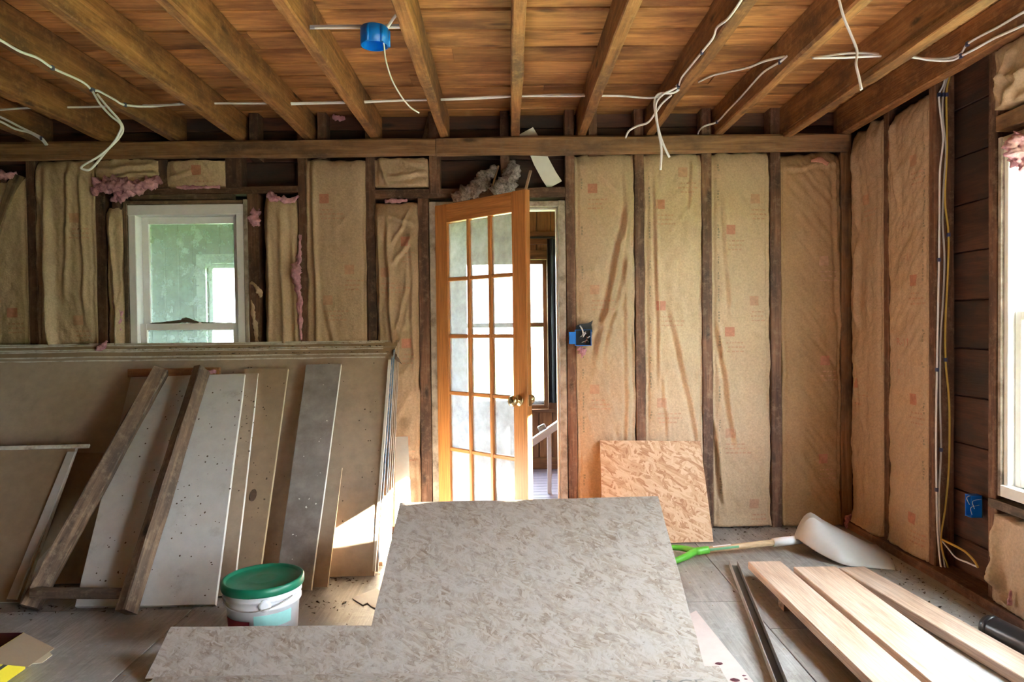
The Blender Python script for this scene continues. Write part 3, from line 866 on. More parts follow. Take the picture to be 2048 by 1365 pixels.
door = struct('door_1', (jl1 + 0.006, D - 0.012, 0.0))
dtip = P(1051, 378, Y=3.64)
DOOR_W = 0.71
door.rotation_euler = (0, 0, math.atan2(3.64 - door.location.y, dtip.x - door.location.x))
DH = 1.945; DT = 0.036
def dpart(n_, x0, x1, z0, z1, mat='door_wood', t=DT, y=0.0):
    o = box(n_, x0, x1, y - t / 2, y + t / 2, z0, z1, mat, ch=0.004)
    o.parent = door
    return o
ST, TR_, BR_ = 0.103, 0.108, 0.185
dpart('stile', 0, ST, 0.012, DH); dpart('stile', DOOR_W - ST, DOOR_W, 0.012, DH)
dpart('top_rail', ST, DOOR_W - ST, DH - TR_, DH); dpart('bottom_rail', ST, DOOR_W - ST, 0.012, BR_)
gx0, gx1, gz0, gz1 = ST, DOOR_W - ST, BR_, DH - TR_
cw = (gx1 - gx0) / 3; rh = (gz1 - gz0) / 5
for i in (1, 2): dpart('muntin', gx0 + i * cw - 0.012, gx0 + i * cw + 0.012, gz0, gz1, t=0.03)
for j in range(1, 5):
    for i in range(3): dpart('muntin', gx0 + i * cw + (0.012 if i else 0), gx0 + (i + 1) * cw - (0.012 if i < 2 else 0), gz0 + j * rh - 0.011, gz0 + j * rh + 0.011, t=0.028)
for i in range(3):
    for j in range(5):
        dpart('pane', gx0 + i * cw + (0.009 if i else -0.003), gx0 + (i + 1) * cw - (0.009 if i < 2 else -0.003), gz0 + j * rh + 0.006, gz0 + (j + 1) * rh - 0.006, 'pane_dusty', t=0.004)
KZ = 0.835; KX = DOOR_W - 0.06
for s in (-1, 1):
    k = lathe('knob', [(0.029, 0.0), (0.031, 0.003), (0.026, 0.007), (0.011, 0.011), (0.0095, 0.03), (0.017, 0.036), (0.0265, 0.046), (0.0285, 0.056), (0.024, 0.066), (0.012, 0.071)],
              (KX, s * DT / 2, KZ), 'brass', None, seg=24, axis=(0, s, 0))
    k.parent = door
o = dpart('latch_plate', DOOR_W - 0.0005, DOOR_W + 0.0015, KZ - 0.028, KZ + 0.028, 'brass', t=0.025)
for z in (0.25, 1.0, 1.72):
    h = lathe('hinge', [(0.006, -0.045), (0.006, 0.045)], (-0.004, DT / 2 + 0.004, z), 'brass', None, seg=10)
    h.parent = door

# ---- unseen evergreen, added outside and shaped to trim the incoming sun
def blocker_tree(cx, cy, zb, zt, r0, name, label):
    t = tag(empty(name, (cx, cy, zb)), label, 'tree')
    beam('trunk', (cx, cy, zb), (cx, cy, zt - 0.4), 0.14, 0.14, 'bark', t, up=(1, 0, 0), seg=4, ch=0.03)
    rr = random.Random(5)
    nl = 22
    for i in range(nl):
        f = i / nl
        z = zb + 0.25 + (zt - zb - 0.25) * f
        rad = min(1.3, 1.13 * (zt - 0.07 - z))
        if rad < 0.08: continue
        hgt = (zt - zb) / nl * 2.1
        vs = [(cx, cy, z + hgt)]; fs = []
        n = 26
        for k in range(n):
            a = 2 * math.pi * (k + rr.random() * 0.3) / n
            rj = rad * ((0.94 + rr.random() * 0.08) if k % 2 else 0.9)
            vs.append((cx + rj * math.cos(a), cy + rj * math.sin(a), z - 0.1 * rr.random()))
        for k in range(n): fs.append((0, 1 + k, 1 + (k + 1) % n))
        fs.append(tuple(reversed(range(1, n + 1))))
        pymesh('branch_tier', vs, fs, 'evergreen', t)
    return t
blocker_tree(6.0, -0.1, -0.6, 4.46, 3.95, 'sun_blocker_tree', 'unseen evergreen added on the lawn to trim the sun through the right window')

# ================================================================== INSULATION BATTS
def make_batt(label, a, b_, z0, z1, wall='back', seed=0, bulge=0.022, folds=(), diag=None, diag_dir=None, crumple=0.006, rec=0.012,
              prints=(), words=(), edge_u=None, top_tear=0.012, group='paper-faced insulation batts between the studs', dep=0.08, side=0.008, droop=0.0, out=0.0, paper='kraft'):
    """a = left edge, b_ = right edge as seen from the room (X for the back wall, Y for the right wall)"""
    Wd = abs(b_ - a); H = z1 - z0
    nu = max(16, int(Wd / 0.0065)); nv = max(14, int(H / 0.0135))
    s = seed * 13.7 + 2.1
    if diag is None: diag = 0.0042 if H > 1 else 0.006
    if diag_dir is None: diag_dir = ((-0.8, 1.0), (0.6, 1.1), (-0.5, 1.3), (0.9, 1.0))[seed % 4]
    def surf(u, v):
        """offset into the room for u across and v up, both in metres"""
        uu = u / Wd; vv = v / H
        d = -rec + out + bulge * (max(0.0, 1 - (2 * uu - 1) ** 4)) * (0.75 + 0.5 * nz(v * 1.7 + s, 3.1))
        d += 0.008 * nz(u * 5 + s, v * 3.0) + crumple * (nz(u * 16 + s, v * 16, 2) + 0.7 * abs(nz(u * 34 + s, v * 30, 7)))
        d += 0.006 * nz(u * 26 + s, v * 2.2, 4.2) * 0.5
        if diag:
            q = (u * diag_dir[0] + v * diag_dir[1]) ; r = (u * diag_dir[1] - v * diag_dir[0])
            d += diag * (nz(r * 30 + s, q * 3.5, 1.7) + 0.6 * nz(r * 62 + s, q * 6, 5.1)) * min(1, 0.35 + 1.1 * uu)
        for (fu0, fv0, fu1, fv1, amp, wid) in folds:
            p0 = Vector((fu0 * Wd, fv0 * H)); p1 = Vector((fu1 * Wd, fv1 * H))
            ax = p1 - p0; L2 = ax.length_squared
            rel = Vector((u, v)) - p0
            t = rel.dot(ax) / L2
            if t < -0.05 or t > 1.05: continue
            tt = min(1, max(0, t))
            wob = 0.012 * nz(tt * 4 + s, amp * 100)
            sd = (rel.x * ax.y - rel.y * ax.x) / math.sqrt(L2) + wob
            tap = min(1, 6 * max(0, t + 0.02)) * min(1, 6 * max(0, 1.02 - t))
            d += 1.15 * amp * tap * (math.exp(-(sd / wid) ** 2) - 0.5 * math.exp(-((sd - 1.6 * wid) / (wid * 0.8)) ** 2))
        # stapling flange: a crease a finger's width in from each edge
        for (eu, sg) in ((u, 1.0), (Wd - u, 2.0)):
            if eu < 0.05 and Wd > 0.2:
                pos = 0.017 + 0.007 * nz(v * 3.1 + s, sg * 5.5)
                d -= 0.011 * math.exp(-((eu - pos) / 0.0055) ** 2) * (0.65 + 0.9 * nz(v * 2.3 + s, sg * 9.1))
        if vv > 0.955 and H > 1: d -= 0.03 * ((vv - 0.955) / 0.045) ** 2
        if vv < 0.03 and H > 1: d += 0.015 * (1 - vv / 0.03)
        return d
    def place(u, v, d):
        if wall == 'back': return Vector((a + u, D - d, z0 + v))
        return Vector((XR - d, a - u, z0 + v))
    vs, fs = [], []
    for j in range(nv + 1):
        vv = j / nv
        for i in range(nu + 1):
            uu = i / nu
            u = uu * Wd; v = vv * H
            e = (1 - uu) ** 6 - uu ** 6
            us = u + e * side * (1.2 * nz(v * 4.5 + s, 8.8, uu > 0.5) + 0.6 * nz(v * 14 + s, 1.8, uu > 0.5))
            vt = v + (top_tear * nz(u * 18 + s, 6.6) * (vv ** 30)) - droop * (uu * 0.7 + 0.3) * vv ** 8 * (0.5 + nz(u * 9 + s, 2.2))
            vs.append(place(us, vt, surf(u, v)))
    W1 = nu + 1
    for j in range(nv):
        for i in range(nu):
            q = j * W1 + i
            fs.append((q, q + 1, q + W1 + 1, q + W1))
    # sides, running back into the bay
    ring = [i for i in range(W1)] + [j * W1 + nu for j in range(1, nv + 1)] + [nv * W1 + i for i in range(nu - 1, -1, -1)] + [j * W1 for j in range(nv - 1, 0, -1)]
    base = len(vs)
    for k in ring:
        p = vs[k].copy()
        if wall == 'back': p.y = D + dep
        else: p.x = XR + dep
        vs.append(p)
    m = len(ring)
    for k in range(m):
        k2 = (k + 1) % m
        fs.append((ring[k2], ring[k], base + k, base + k2))
    o = pymesh('insulation_batt', vs, fs, paper, None, True)
    tag(o, label, 'insulation', group)
    # print on the paper
    def patch(name, u0, v0, w, h, mat, nn=5):
        pv, pf = [], []
        for j in range(nn + 1):
            for i in range(nn + 1):
                u = u0 + w * i / nn; v = v0 + h * j / nn
                pv.append(place(u, v, surf(min(max(u, 0), Wd), v) + 0.0016))
        for j in range(nn):
            for i in range(nn):
                q = j * (nn + 1) + i
                pf.append((q, q + 1, q + nn + 2, q + nn + 1))
        return pymesh(name, pv, pf, mat, o, True)
    def uv_of(px, py):
        p = P(px, py, Y=D) if wall == 'back' else P(px, py, X=XR)
        return (p.x - a if wall == 'back' else a - p.y, p.z - z0)
    rr = random.Random(seed + 50)
    for (px, py, strong) in prints:
        u, v = uv_of(px, py)
        sz = 0.056
        patch('printed_square', u - sz / 2, v - sz / 2, sz, sz, 'kraft_red' if strong else 'kraft_red_faint')
        bars_v, bars_f = [], []
        for r_ in range(3):
            x = u - 0.03 + rr.uniform(0, 0.02)
            for k in range(rr.randint(4, 7)):
                w = rr.uniform(0.008, 0.022)
                if x + w > Wd - 0.015: break
                y_ = v - 0.07 - r_ * 0.026
                if y_ < 0.02: break
                q = len(bars_v)
                for (du, dv) in ((0, 0), (w, 0), (w, 0.008), (0, 0.008)): bars_v.append(place(x + du, y_ + dv, surf(x + du, y_ + dv) + 0.0025))
                bars_f.append((q, q + 1, q + 2, q + 3))
                x += w + rr.uniform(0.004, 0.01)
        if bars_f: pymesh('faded_print', bars_v, bars_f, 'kraft_red_faint', o)['kind'] = 'stuff'
    for (px, py, txt, size, mat) in words:
        u, v = uv_of(px, py)
        tv, tf = text_mesh(txt)
        wd = max(p[0] for p in tv) * size
        pv = [place(u - wd / 2 + x * size, v - size * 0.35 + y * size, surf(u - wd / 2 + x * size, v - size * 0.35 + y * size) + 0.0025) for x, y in tv]
        pymesh('lettering', pv, tf, mat, o)['kind'] = 'stuff'
    if edge_u is not None:
        ev, ef = [], []
        v = 0.2
        while v < H - 0.1:
            if rr.random() < 0.55:
                for k in range(rr.randint(2, 6)):
                    q = len(ev)
                    h = rr.uniform(0.006, 0.016); w = rr.uniform(0.006, 0.012)
                    u = edge_u * Wd + rr.uniform(-0.002, 0.002)
                    for (du, dv) in ((0, 0), (w, 0), (w, h), (0, h)): ev.append(place(u + du, v + dv, surf(u + du, v + dv) + 0.0018))
                    ef.append((q, q + 1, q + 2, q + 3))
                    v += h + 0.006
            v += rr.uniform(0.03, 0.09)
        if ef: pymesh('edge_print', ev, ef, 'kraft_grey_ink', o)['kind'] = 'stuff'
    return o
GB = 'paper-faced insulation batts between the studs'
make_batt('dim insulation batt in the far left bay behind the diagonal brace', wx(-100), wx(57), 0.05, wz(352, 30), seed=1, prints=((25, 626, 1),))
make_batt('insulation batt with a long folded strip down its left side, left of the white window', wx(76), wx(194), 0.05, wz(321, 130), seed=2, bulge=0.03, out=0.012,
          folds=((0.2, 0.98, 0.34, 0.0, 0.03, 0.022), (0.04, 1.0, 0.3, 0.45, 0.022, 0.014), (0.62, 1.0, 0.5, 0.6, 0.012, 0.016), (0.8, 0.99, 0.84, 0.55, 0.012, 0.014)), prints=((153, 437, 0), (160, 641, 0)))
b3 = make_batt('short torn insulation piece hanging above the window with pink wool showing', wx(196), wx(325), wz(366, 260), wz(321, 260), seed=3, bulge=0.03, out=0.01,
          folds=((0.0, 0.5, 1.0, 0.75, 0.02, 0.016), (0.2, 0.2, 1.0, 0.45, 0.015, 0.012)), top_tear=0.03)
fluff('pink_wool', [P(190, 372, Y=D - 0.01), P(225, 366, Y=D - 0.035), P(262, 372, Y=D - 0.04), P(300, 366, Y=D - 0.03), P(322, 358, Y=D - 0.01)], [0.03, 0.04, 0.034, 0.03, 0.02], 'pink_fibre', b3, 1.0)
fluff('pink_wool', [P(222, 400, Y=D - 0.005), P(240, 393, Y=D - 0.02), P(262, 382, Y=D - 0.03), P(290, 372, Y=D - 0.02)], [0.012, 0.028, 0.03, 0.02], 'pink_fibre', b3, 4.0)
fluff('pink_wool', [P(184, 385, Y=D - 0.01), P(200, 378, Y=D - 0.02), P(215, 372, Y=D - 0.02)], [0.014, 0.026, 0.02], 'pink_fibre', b3, 7.0)
b4 = make_batt('small rectangular insulation piece directly above the white window', wx(341), wx(456), wz(373, 400), wz(322, 400), seed=4, bulge=0.03, out=0.008,
          folds=((0.0, 0.3, 0.5, 0.6, 0.01, 0.012), (0.1, 0.9, 0.3, 0.1, 0.008, 0.01)), prints=((396, 342, 1),))
fluff('pink_wool', [P(352, 375, Y=D - 0.005), P(390, 375, Y=D - 0.012), P(440, 374, Y=D - 0.008)], [0.008, 0.01, 0.007], 'pink_fibre', b4, 2.0)
b5 = make_batt('narrow crumpled insulation strip squeezed against the left side of the white window', wx(219), wx(250), 0.3, wz(414, 235), seed=5, bulge=0.02, out=0.016,
          folds=((0.3, 1, 0.7, 0.4, 0.02, 0.012), (0.8, 0.7, 0.3, 0.1, 0.016, 0.012)))
fluff('pink_wool', [P(228, 594, Y=D - 0.005), P(234, 620, Y=D - 0.015), P(238, 650, Y=D - 0.012), P(238, 684, Y=D - 0.005)], [0.01, 0.02, 0.018, 0.012], 'pink_fibre', b5, 3.0)
b6 = make_batt('narrow insulation batt with pink wool spilling from its right edge, right of the white window', wx(532), wx(596), 0.05, wz(396, 565), seed=6, bulge=0.05, out=0.01,
          folds=((0.15, 0.97, 0.12, 0.1, 0.016, 0.014), (0.72, 0.98, 0.9, 0.0, -0.03, 0.02)), top_tear=0.04)
fluff('pink_wool', [P(536, 388, Y=D - 0.02), P(552, 396, Y=D - 0.03), P(580, 402, Y=D - 0.03), P(598, 392, Y=D - 0.01)], [0.016, 0.022, 0.012, 0.012], 'pink_fibre', b6, 6.0)
fluff('pink_wool', [P(600, 470, Y=D - 0.01), P(598, 520, Y=D - 0.02), P(592, 545, Y=D - 0.028), P(598, 590, Y=D - 0.02), P(600, 640, Y=D - 0.01), P(602, 680, Y=D - 0.004)], [0.006, 0.014, 0.026, 0.014, 0.012, 0.008], 'pink_fibre', b6, 8.0)
make_batt('full-height insulation batt between the white window and the glazed door, pleated on its left', wx(616), wx(734), 0.05, wz(319, 676), seed=7, bulge=0.02, out=0.012,
          folds=((0.13, 1.0, 0.2, 0.05, 0.02, 0.014), (0.3, 0.62, 0.75, 0.25, 0.012, 0.016), (0.2, 0.5, 0.55, 0.15, 0.01, 0.014)), prints=((649, 398, 1), (700, 540, 0), (657, 601, 0)), crumple=0.003)
make_batt('small wrinkled insulation piece above the door header, left of the doorway', wx(754), wx(861), wz(373, 806), wz(319, 806), seed=8, bulge=0.03, out=0.006,
          folds=((0.2, 0.3, 1.0, 0.5, 0.016, 0.012), (0.1, 1, 0.25, 0, 0.012, 0.01), (0.5, 0.9, 1.0, 0.75, 0.012, 0.01)), crumple=0.008)
b9 = make_batt('narrow heavily creased insulation batt beside the hinge side of the door', wx(753), wx(837), 0.05, wz(404, 795), seed=9, bulge=0.04, out=0.012,
          folds=((0.3, 0.95, 0.42, 0.4, 0.028, 0.014), (0.08, 0.98, 0.1, 0.3, 0.02, 0.01), (0.3, 0.96, 0.95, 0.93, 0.02, 0.012), (0.4, 0.8, 0.95, 0.9, 0.016, 0.012), (0.35, 0.85, 0.85, 0.97, 0.016, 0.01),
                 (0.85, 0.9, 0.9, 0.45, 0.016, 0.014), (0.4, 0.55, 0.8, 0.78, 0.012, 0.012)), prints=((813, 485, 1), (773, 546, 0), (814, 687, 1), (812, 880, 0)), crumple=0.008, droop=0.03)
fluff('pink_wool', [P(770, 402, Y=D - 0.01), P(790, 401, Y=D - 0.016), P(815, 401, Y=D - 0.008)], [0.008, 0.012, 0.007], 'pink_fibre', b9, 5.0)
make_batt('insulation batt right of the doorway, behind the blue wall box, with a long slanting crease', wx(1152), wx(1270), 0.012, wz(309, 1210), seed=10, bulge=0.02,
          folds=((0.98, 0.9, 0.3, 0.42, 0.022, 0.022), (1.0, 0.78, 0.5, 0.45, 0.012, 0.018), (0.3, 0.96, 0.75, 0.9, 0.012, 0.012), (0.15, 0.5, 0.75, 0.62, 0.014, 0.018), (0.86, 0.98, 0.88, 0.1, 0.01, 0.014)),
          prints=((1185, 377, 1), (1189, 580, 0), (1189, 779, 0)), edge_u=0.1)
make_batt('insulation batt above the leaning strand board, second bay right of the doorway', wx(1290), wx(1405), 0.012, wz(307, 1348), seed=11, bulge=0.02,
          folds=((0.2, 0.97, 0.26, 0.35, 0.012, 0.012), (0.45, 0.6, 0.98, 0.2, 0.014, 0.018), (0.85, 0.98, 0.8, 0.85, 0.014, 0.012), (0.3, 0.42, 0.4, 0.24, 0.01, 0.012)),
          prints=((1320, 409, 1), (1322, 612, 1), (1365, 345, 0), (1323, 806, 0)), edge_u=0.08)
make_batt('insulation batt in the third bay right of the doorway, with rows of faded red squares', wx(1425), wx(1540), 0.012, wz(304, 1483), seed=12, bulge=0.018,
          folds=((0.1, 0.55, 0.42, 0.2, 0.018, 0.016), (0.03, 0.3, 0.18, 0.05, 0.02, 0.014), (0.2, 0.9, 0.34, 0.55, 0.008, 0.014)),
          prints=((1461, 460, 1), (1459, 664, 1), (1460, 867, 0), (1510, 398, 0), (1508, 602, 0), (1508, 1008, 0)), edge_u=0.1)
b13 = make_batt('darker brown insulation batt with fine slanting wrinkles in the corner bay of the back wall', wx(1564), wx(1682), 0.012, wz(306, 1620), paper='kraft_brown', seed=13, bulge=0.024, diag=0.009, diag_dir=(-0.75, 1.0), crumple=0.003,
          prints=((1646, 522, 0), (1648, 721, 1), (1646, 918, 1)), top_tear=0.02,
          folds=((0.9, 0.99, 1.0, 0.5, 0.014, 0.014), (0.0, 0.96, 0.95, 0.97, 0.012, 0.012)))
fluff('torn_red_paper', [P(1622, 322, Y=D - 0.02), P(1640, 320, Y=D - 0.03), P(1656, 328, Y=D - 0.024)], [0.008, 0.018, 0.012], 'kraft_red', b13, 9.0, amp=0.3, flat=0.3)
# right wall
make_batt('insulation batt next to the room corner on the right wall, bulging and pleated', D - 0.03, YS[0] + 0.024, 0.05, JB - 0.02, 'right', seed=14, bulge=0.03, out=0.012,
          folds=((0.3, 0.97, 0.34, 0.75, 0.022, 0.026), (0.32, 0.72, 0.3, 0.5, 0.026, 0.024), (0.35, 0.46, 0.55, 0.25, 0.022, 0.022), (0.25, 0.46, 0.3, 0.3, 0.02, 0.014)), prints=((1723, 766, 1), (1740, 400, 0)), top_tear=0.03)
make_batt('smooth insulation batt on the right wall printed with red R-11 lettering', YS[0] - 0.025, YS[1] + 0.026, 0.05, JB - 0.02, 'right', seed=15, bulge=0.018, out=0.006,
          folds=((0.1, 0.99, 0.3, 0.78, 0.02, 0.02),), prints=((1830, 321, 0), (1830, 561, 1), (1828, 799, 1), (1828, 1037, 1)),
          words=((1815, 450, 'R-11', 0.055, 'kraft_red_faint'), (1813, 515, 'R-11', 0.055, 'kraft_red_faint'), (1811, 684, 'R-11', 0.055, 'kraft_red'), (1810, 746, 'R-11', 0.055, 'kraft_red_faint')), edge_u=0.9)
zt = P(2030, 205, X=XR).z
make_batt('crumpled insulation piece above the right window under the beam', YS[2] - 0.03, W2Y0 + 0.3, zt, JB - 0.012, 'right', seed=16, bulge=0.03, out=0.02,
          folds=((0.0, 0.2, 0.2, 0.9, 0.02, 0.02), (0.1, 0.1, 0.5, 0.6, 0.02, 0.02), (0.05, 0.5, 0.4, 0.3, 0.02, 0.016)), crumple=0.008)
b17 = make_batt('insulation batt with a small tear under the right window sill', YS[2] - 0.035, W2Y0 + 0.1, 0.05, W2Z0 - 0.1, 'right', seed=17, bulge=0.025, out=0.03,
          folds=((0.02, 0.9, 0.08, 0.2, 0.03, 0.018), (0.0, 0.6, 0.12, 0.05, 0.03, 0.014)), prints=((2003, 1165, 0),), crumple=0.006)
fluff('pink_wool', [P(2022, 1182, X=XR - 0.052), P(2020, 1200, X=XR - 0.054), P(2019, 1210, X=XR - 0.052)], [0.004, 0.012, 0.01], 'pink_fibre', b17, 11.0, amp=0.4)
lf = tag(fluff('wool_tuft', [P(2046, 272, X=XR - 0.01), P(2036, 290, X=XR - 0.03), P(2040, 318, X=XR - 0.03), P(2060, 330, X=XR - 0.01)], [0.02, 0.035, 0.035, 0.02], 'pink_fibre', None, 12.0), 'pink wool tuft hanging at the top corner of the right window', 'insulation')
tag(fluff('wool_tuft', [P(1699, 1062, Y=D - 0.03), P(1697, 1045, Y=D - 0.05), P(1704, 1030, Y=D - 0.03)], [0.02, 0.026, 0.012], 'pink_fibre', None, 13.0), 'pinkish wool clump on the floor in the right corner', 'insulation')
tag(fluff('wool_tuft', [P(-20, 350, Y=D - 0.01), P(10, 352, Y=D - 0.02), P(34, 348, Y=D - 0.005)], [0.02, 0.026, 0.01], 'pink_fibre', None, 14.0), 'pink wool tuft at the far left edge under the ledger plate', 'insulation')
tag(fluff('wool_tuft', [P(666, 233, Y=D + 0.05), P(678, 238, Y=D + 0.04), P(690, 236, Y=D + 0.05)], [0.012, 0.016, 0.01], 'pink_fibre', None, 15.0), 'small pink wool tuft between joists above the ledger plate', 'insulation')
tag(fluff('wool_tuft', [P(508, 418, Y=D + 0.02), P(510, 440, Y=D + 0.0), P(506, 455, Y=D + 0.02)], [0.02, 0.03, 0.018], 'pink_fibre', None, 16.0), 'pink wool tuft at the upper right corner of the white window', 'insulation')
tag(fluff('torn_paper', [P(502, 565, Y=D - 0.01), P(515, 580, Y=D - 0.03), P(522, 595, Y=D - 0.02)], [0.008, 0.018, 0.01], 'kraft', None, 17.0, flat=0.4), 'torn scrap of brown facing paper beside the white window frame', 'paper')
tag(fluff('torn_paper', [P(503, 600, Y=D - 0.0), P(509, 640, Y=D - 0.012), P(514, 684, Y=D - 0.0)], [0.006, 0.014, 0.01], 'kraft', None, 18.0, flat=0.4), 'long hanging sliver of brown facing paper right of the white window', 'paper')
fl = tag(fluff('wool_clump', [P(905, 398, Y=D - 0.02), P(940, 385, Y=D - 0.03), P(965, 360, Y=D - 0.01), P(992, 334, Y=D + 0.03)], [0.03, 0.05, 0.042, 0.02], 'grey_fibre', None, 19.0, amp=0.5), 'dirty grey wool slumped over the door header, left clump', 'insulation', 'grey wool clumps above the door')
fl = tag(fluff('wool_clump', [P(990, 392, Y=D - 0.03), P(1012, 372, Y=D - 0.03), P(1024, 345, Y=D + 0.0), P(1026, 322, Y=D + 0.04)], [0.05, 0.055, 0.045, 0.02], 'grey_fibre', None, 20.0, amp=0.5), 'dirty grey wool standing upright behind the top of the door, right clump', 'insulation', 'grey wool clumps above the door')
tag(beam('wood_splinter', P(1050, 385, Y=D - 0.06), P(1061, 342, Y=D - 0.03), 0.02, 0.012, 'new_pine', seg=3, jit=0.002), 'pale wood splinter standing up behind the top of the door', 'wood')
tag(beam('wood_splinter', P(985, 372, Y=D - 0.07), P(997, 332, Y=D - 0.05), 0.014, 0.01, 'weathered_timber', seg=3, jit=0.002), 'thin weathered splinter between the grey wool clumps', 'wood')
# white strip poking out behind the ledger plate
vs = []
path = [(1052, 262, D + 0.045), (1068, 288, D + 0.04), (1082, 322, D + 0.035), (1098, 352, D + 0.03), (1110, 370, D + 0.03)]
for (px, py, yy) in path:
    c = P(px, py, Y=yy)
    vs += [c + Vector((-0.042, 0, -0.022)), c + Vector((0.042, 0, 0.022))]
n = len(path)
vs2 = vs + [v + Vector((0, 0.004, 0)) for v in vs]
fs = []
for i in range(n - 1):
    a = 2 * i
    fs.append((a, a + 1, a + 3, a + 2)); fs.append((a + 2 * n + 2, a + 2 * n + 3, a + 2 * n + 1, a + 2 * n))
    fs.append((a, a + 2, a + 2 + 2 * n, a + 2 * n)); fs.append((a + 3, a + 1, a + 1 + 2 * n, a + 3 + 2 * n))
fs += [(1, 0, 2 * n, 2 * n + 1), (2 * n - 2, 2 * n - 1, 4 * n - 1, 4 * n - 2)]
tag(pymesh('plastic_strip', vs2, fs, 'paper_white', None, False), 'white flat strip hanging behind the ledger plate above the doorway', 'strip')

# ================================================================== CABLES
CR = 0.0058
def cable(label, pts, mat='white_cable', r=CR, group='white electrical cables', staples=(), name='electric_cable', n=8, flat=0.75):
    o = tag(tube(name, pts, r, mat, n=n, flat=flat), label, 'cable', group)
    for p in staples:
        p = Vector(p)
        st = box('staple', p.x - 0.006, p.x + 0.006, p.y - 0.008, p.y + 0.008, p.z - 0.009, p.z + 0.009, 'staple', o, ch=0.002)
    return o
HZJ = 2.435
def ceil_pt(px, py, z=HZJ): return P(px, py, Z=z)
main = [(-30, 222), (60, 216), (180, 214), (250, 211), (330, 210), (415, 207), (520, 207), (600, 206), (700, 204), (760, 202), (850, 200), (940, 196), (1000, 193), (1080, 192), (1170, 192), (1240, 192), (1300, 196), (1330, 190)]
cable('long white cable run through the joists across the whole ceiling', [P(px, py, Y=3.7 - (px - 700) * 0.00004) for px, py in main], n=5)
main2 = [(560, 209), (640, 207), (720, 205), (800, 201), (870, 200), (960, 197), (1010, 194), (1100, 190), (1180, 189)]
cable('second white cable lying against the long run in the middle of the ceiling', [P(px, py, Y=3.71) for px, py in main2], n=5)
# left cable stapled along a joist side, with hanging loop
XJ = JX[3] + 0.033
la = [P(px, py, X=XJ) for px, py in ((-40, 60), (0, 80), (40, 103), (75, 116), (105, 136), (140, 152), (165, 164), (183, 180))]
y3 = la[-1].y
lb = [P(px, py, Y=y3 - 0.01 + k * 0.012) for k, (px, py) in enumerate(((200, 208), (222, 232), (242, 250), (238, 268), (222, 292), (196, 314), (168, 330)))]
lc = [P(px, py, Y=y3 + 0.09) for px, py in ((163, 337), (178, 340), (192, 328))]
ld = [P(px, py, Y=y3 + 0.07 - k * 0.012) for k, (px, py) in enumerate(((215, 300), (238, 276), (246, 258), (238, 240), (215, 214), (194, 188)))]
cable('white cable stapled along a left joist and drooping in a long loop', la + lb + lc + ld, staples=(la[4], la[7]), n=6)
le = [P(px, py, X=XJ) for px, py in ((186, 181), (197, 182), (212, 190), (230, 200), (250, 210))]
cable('short white cable on the left joist joining the ceiling run', le + [P(300, 213, Y=3.68), P(360, 208, Y=3.7)], staples=(le[0], le[4]), n=6)
XJ2 = JX[1] + 0.033
cable('upper of two white cables at the far left edge under the joists', [P(px, py, Y=3.75) for px, py in ((-60, 212), (0, 234), (40, 254), (80, 274), (95, 290))], group='white electrical cables', staples=(P(83, 277, Y=3.75),))
cable('lower of two white cables at the far left edge under the joists', [P(px, py, Y=3.76) for px, py in ((-60, 220), (0, 243), (30, 258), (60, 266), (82, 279), (92, 290))])
# right cluster: down the joist, knot and tails
XJ9 = JX[10] - 0.033
ra = [P(px, py, X=XJ9) for px, py in ((1500, -30), (1476, 10), (1455, 38), (1434, 55), (1426, 76), (1404, 104), (1380, 134), (1363, 156), (1357, 172))]
yk = ra[-1].y
cable('white cable running down a joist side to the tangled knot', ra + [P(px, py, Y=yk + 0.02) for px, py in ((1344, 180), (1325, 190), (1312, 208), (1313, 236), (1318, 268), (1323, 300), (1321, 340))], staples=(ra[5], ra[8]), n=6)
cable('white cable tail curling from the knot to just below the ledger plate', [P(px, py, Y=yk + 0.03) for px, py in ((1352, 170), (1358, 178), (1345, 186), (1318, 188), (1309, 205), (1313, 240), (1320, 270), (1328, 292), (1339, 315))], n=6)
cable('white cable curving from the knot behind the ledger plate', [P(px, py, Y=yk + 0.04 + 0.035 * k) for k, (px, py) in enumerate(((1343, 190), (1325, 206), (1312, 224), (1296, 245), (1275, 252), (1258, 262), (1251, 276)))], n=6)
XJ10 = JX[11] - 0.033
rb = [P(px, py, X=XJ10) for px, py in ((1574, 112), (1560, 124), (1530, 142), (1510, 162), (1480, 196), (1455, 222), (1434, 244))]
cable('white cable stapled along the second joist from the right', rb + [P(1410, 252, Y=D - 0.03), P(1398, 262, Y=D + 0.03), P(1394, 276, Y=D + 0.05)], staples=(rb[1], rb[6]), n=6)
cable('white cable bridging the gap between two right-hand joists', [P(px, py, Y=3.05 + (1574 - px) * 0.0034) for px, py in ((1397, 164), (1425, 151), (1460, 143), (1500, 134), (1530, 122), (1574, 112))], n=6)
xb = BX - 0.004
rc = [P(px, py, X=xb - 0.006) for px, py in ((2100, 0), (2048, 24), (2000, 52), (1965, 70), (1935, 88), (1920, 108))]
rd = [P(px, py, X=xb - 0.006) for px, py in ((2100, 24), (2048, 50), (1990, 76), (1950, 98), (1922, 112))]
ym2 = rc[-1].y
cable('upper of two white cables along the right-hand beam', rc + [P(px, py, Y=ym2 + 0.02) for px, py in ((1890, 117), (1850, 117), (1820, 113), (1745, 107), (1690, 107), (1640, 114), (1625, 116))], staples=(rc[4],), n=6)
cable('lower of two white cables along the right-hand beam', rd + [P(px, py, Y=ym2) for px, py in ((1900, 121), (1860, 120), (1820, 114), (1760, 112), (1690, 115), (1628, 116))], staples=(rd[4],), n=6)
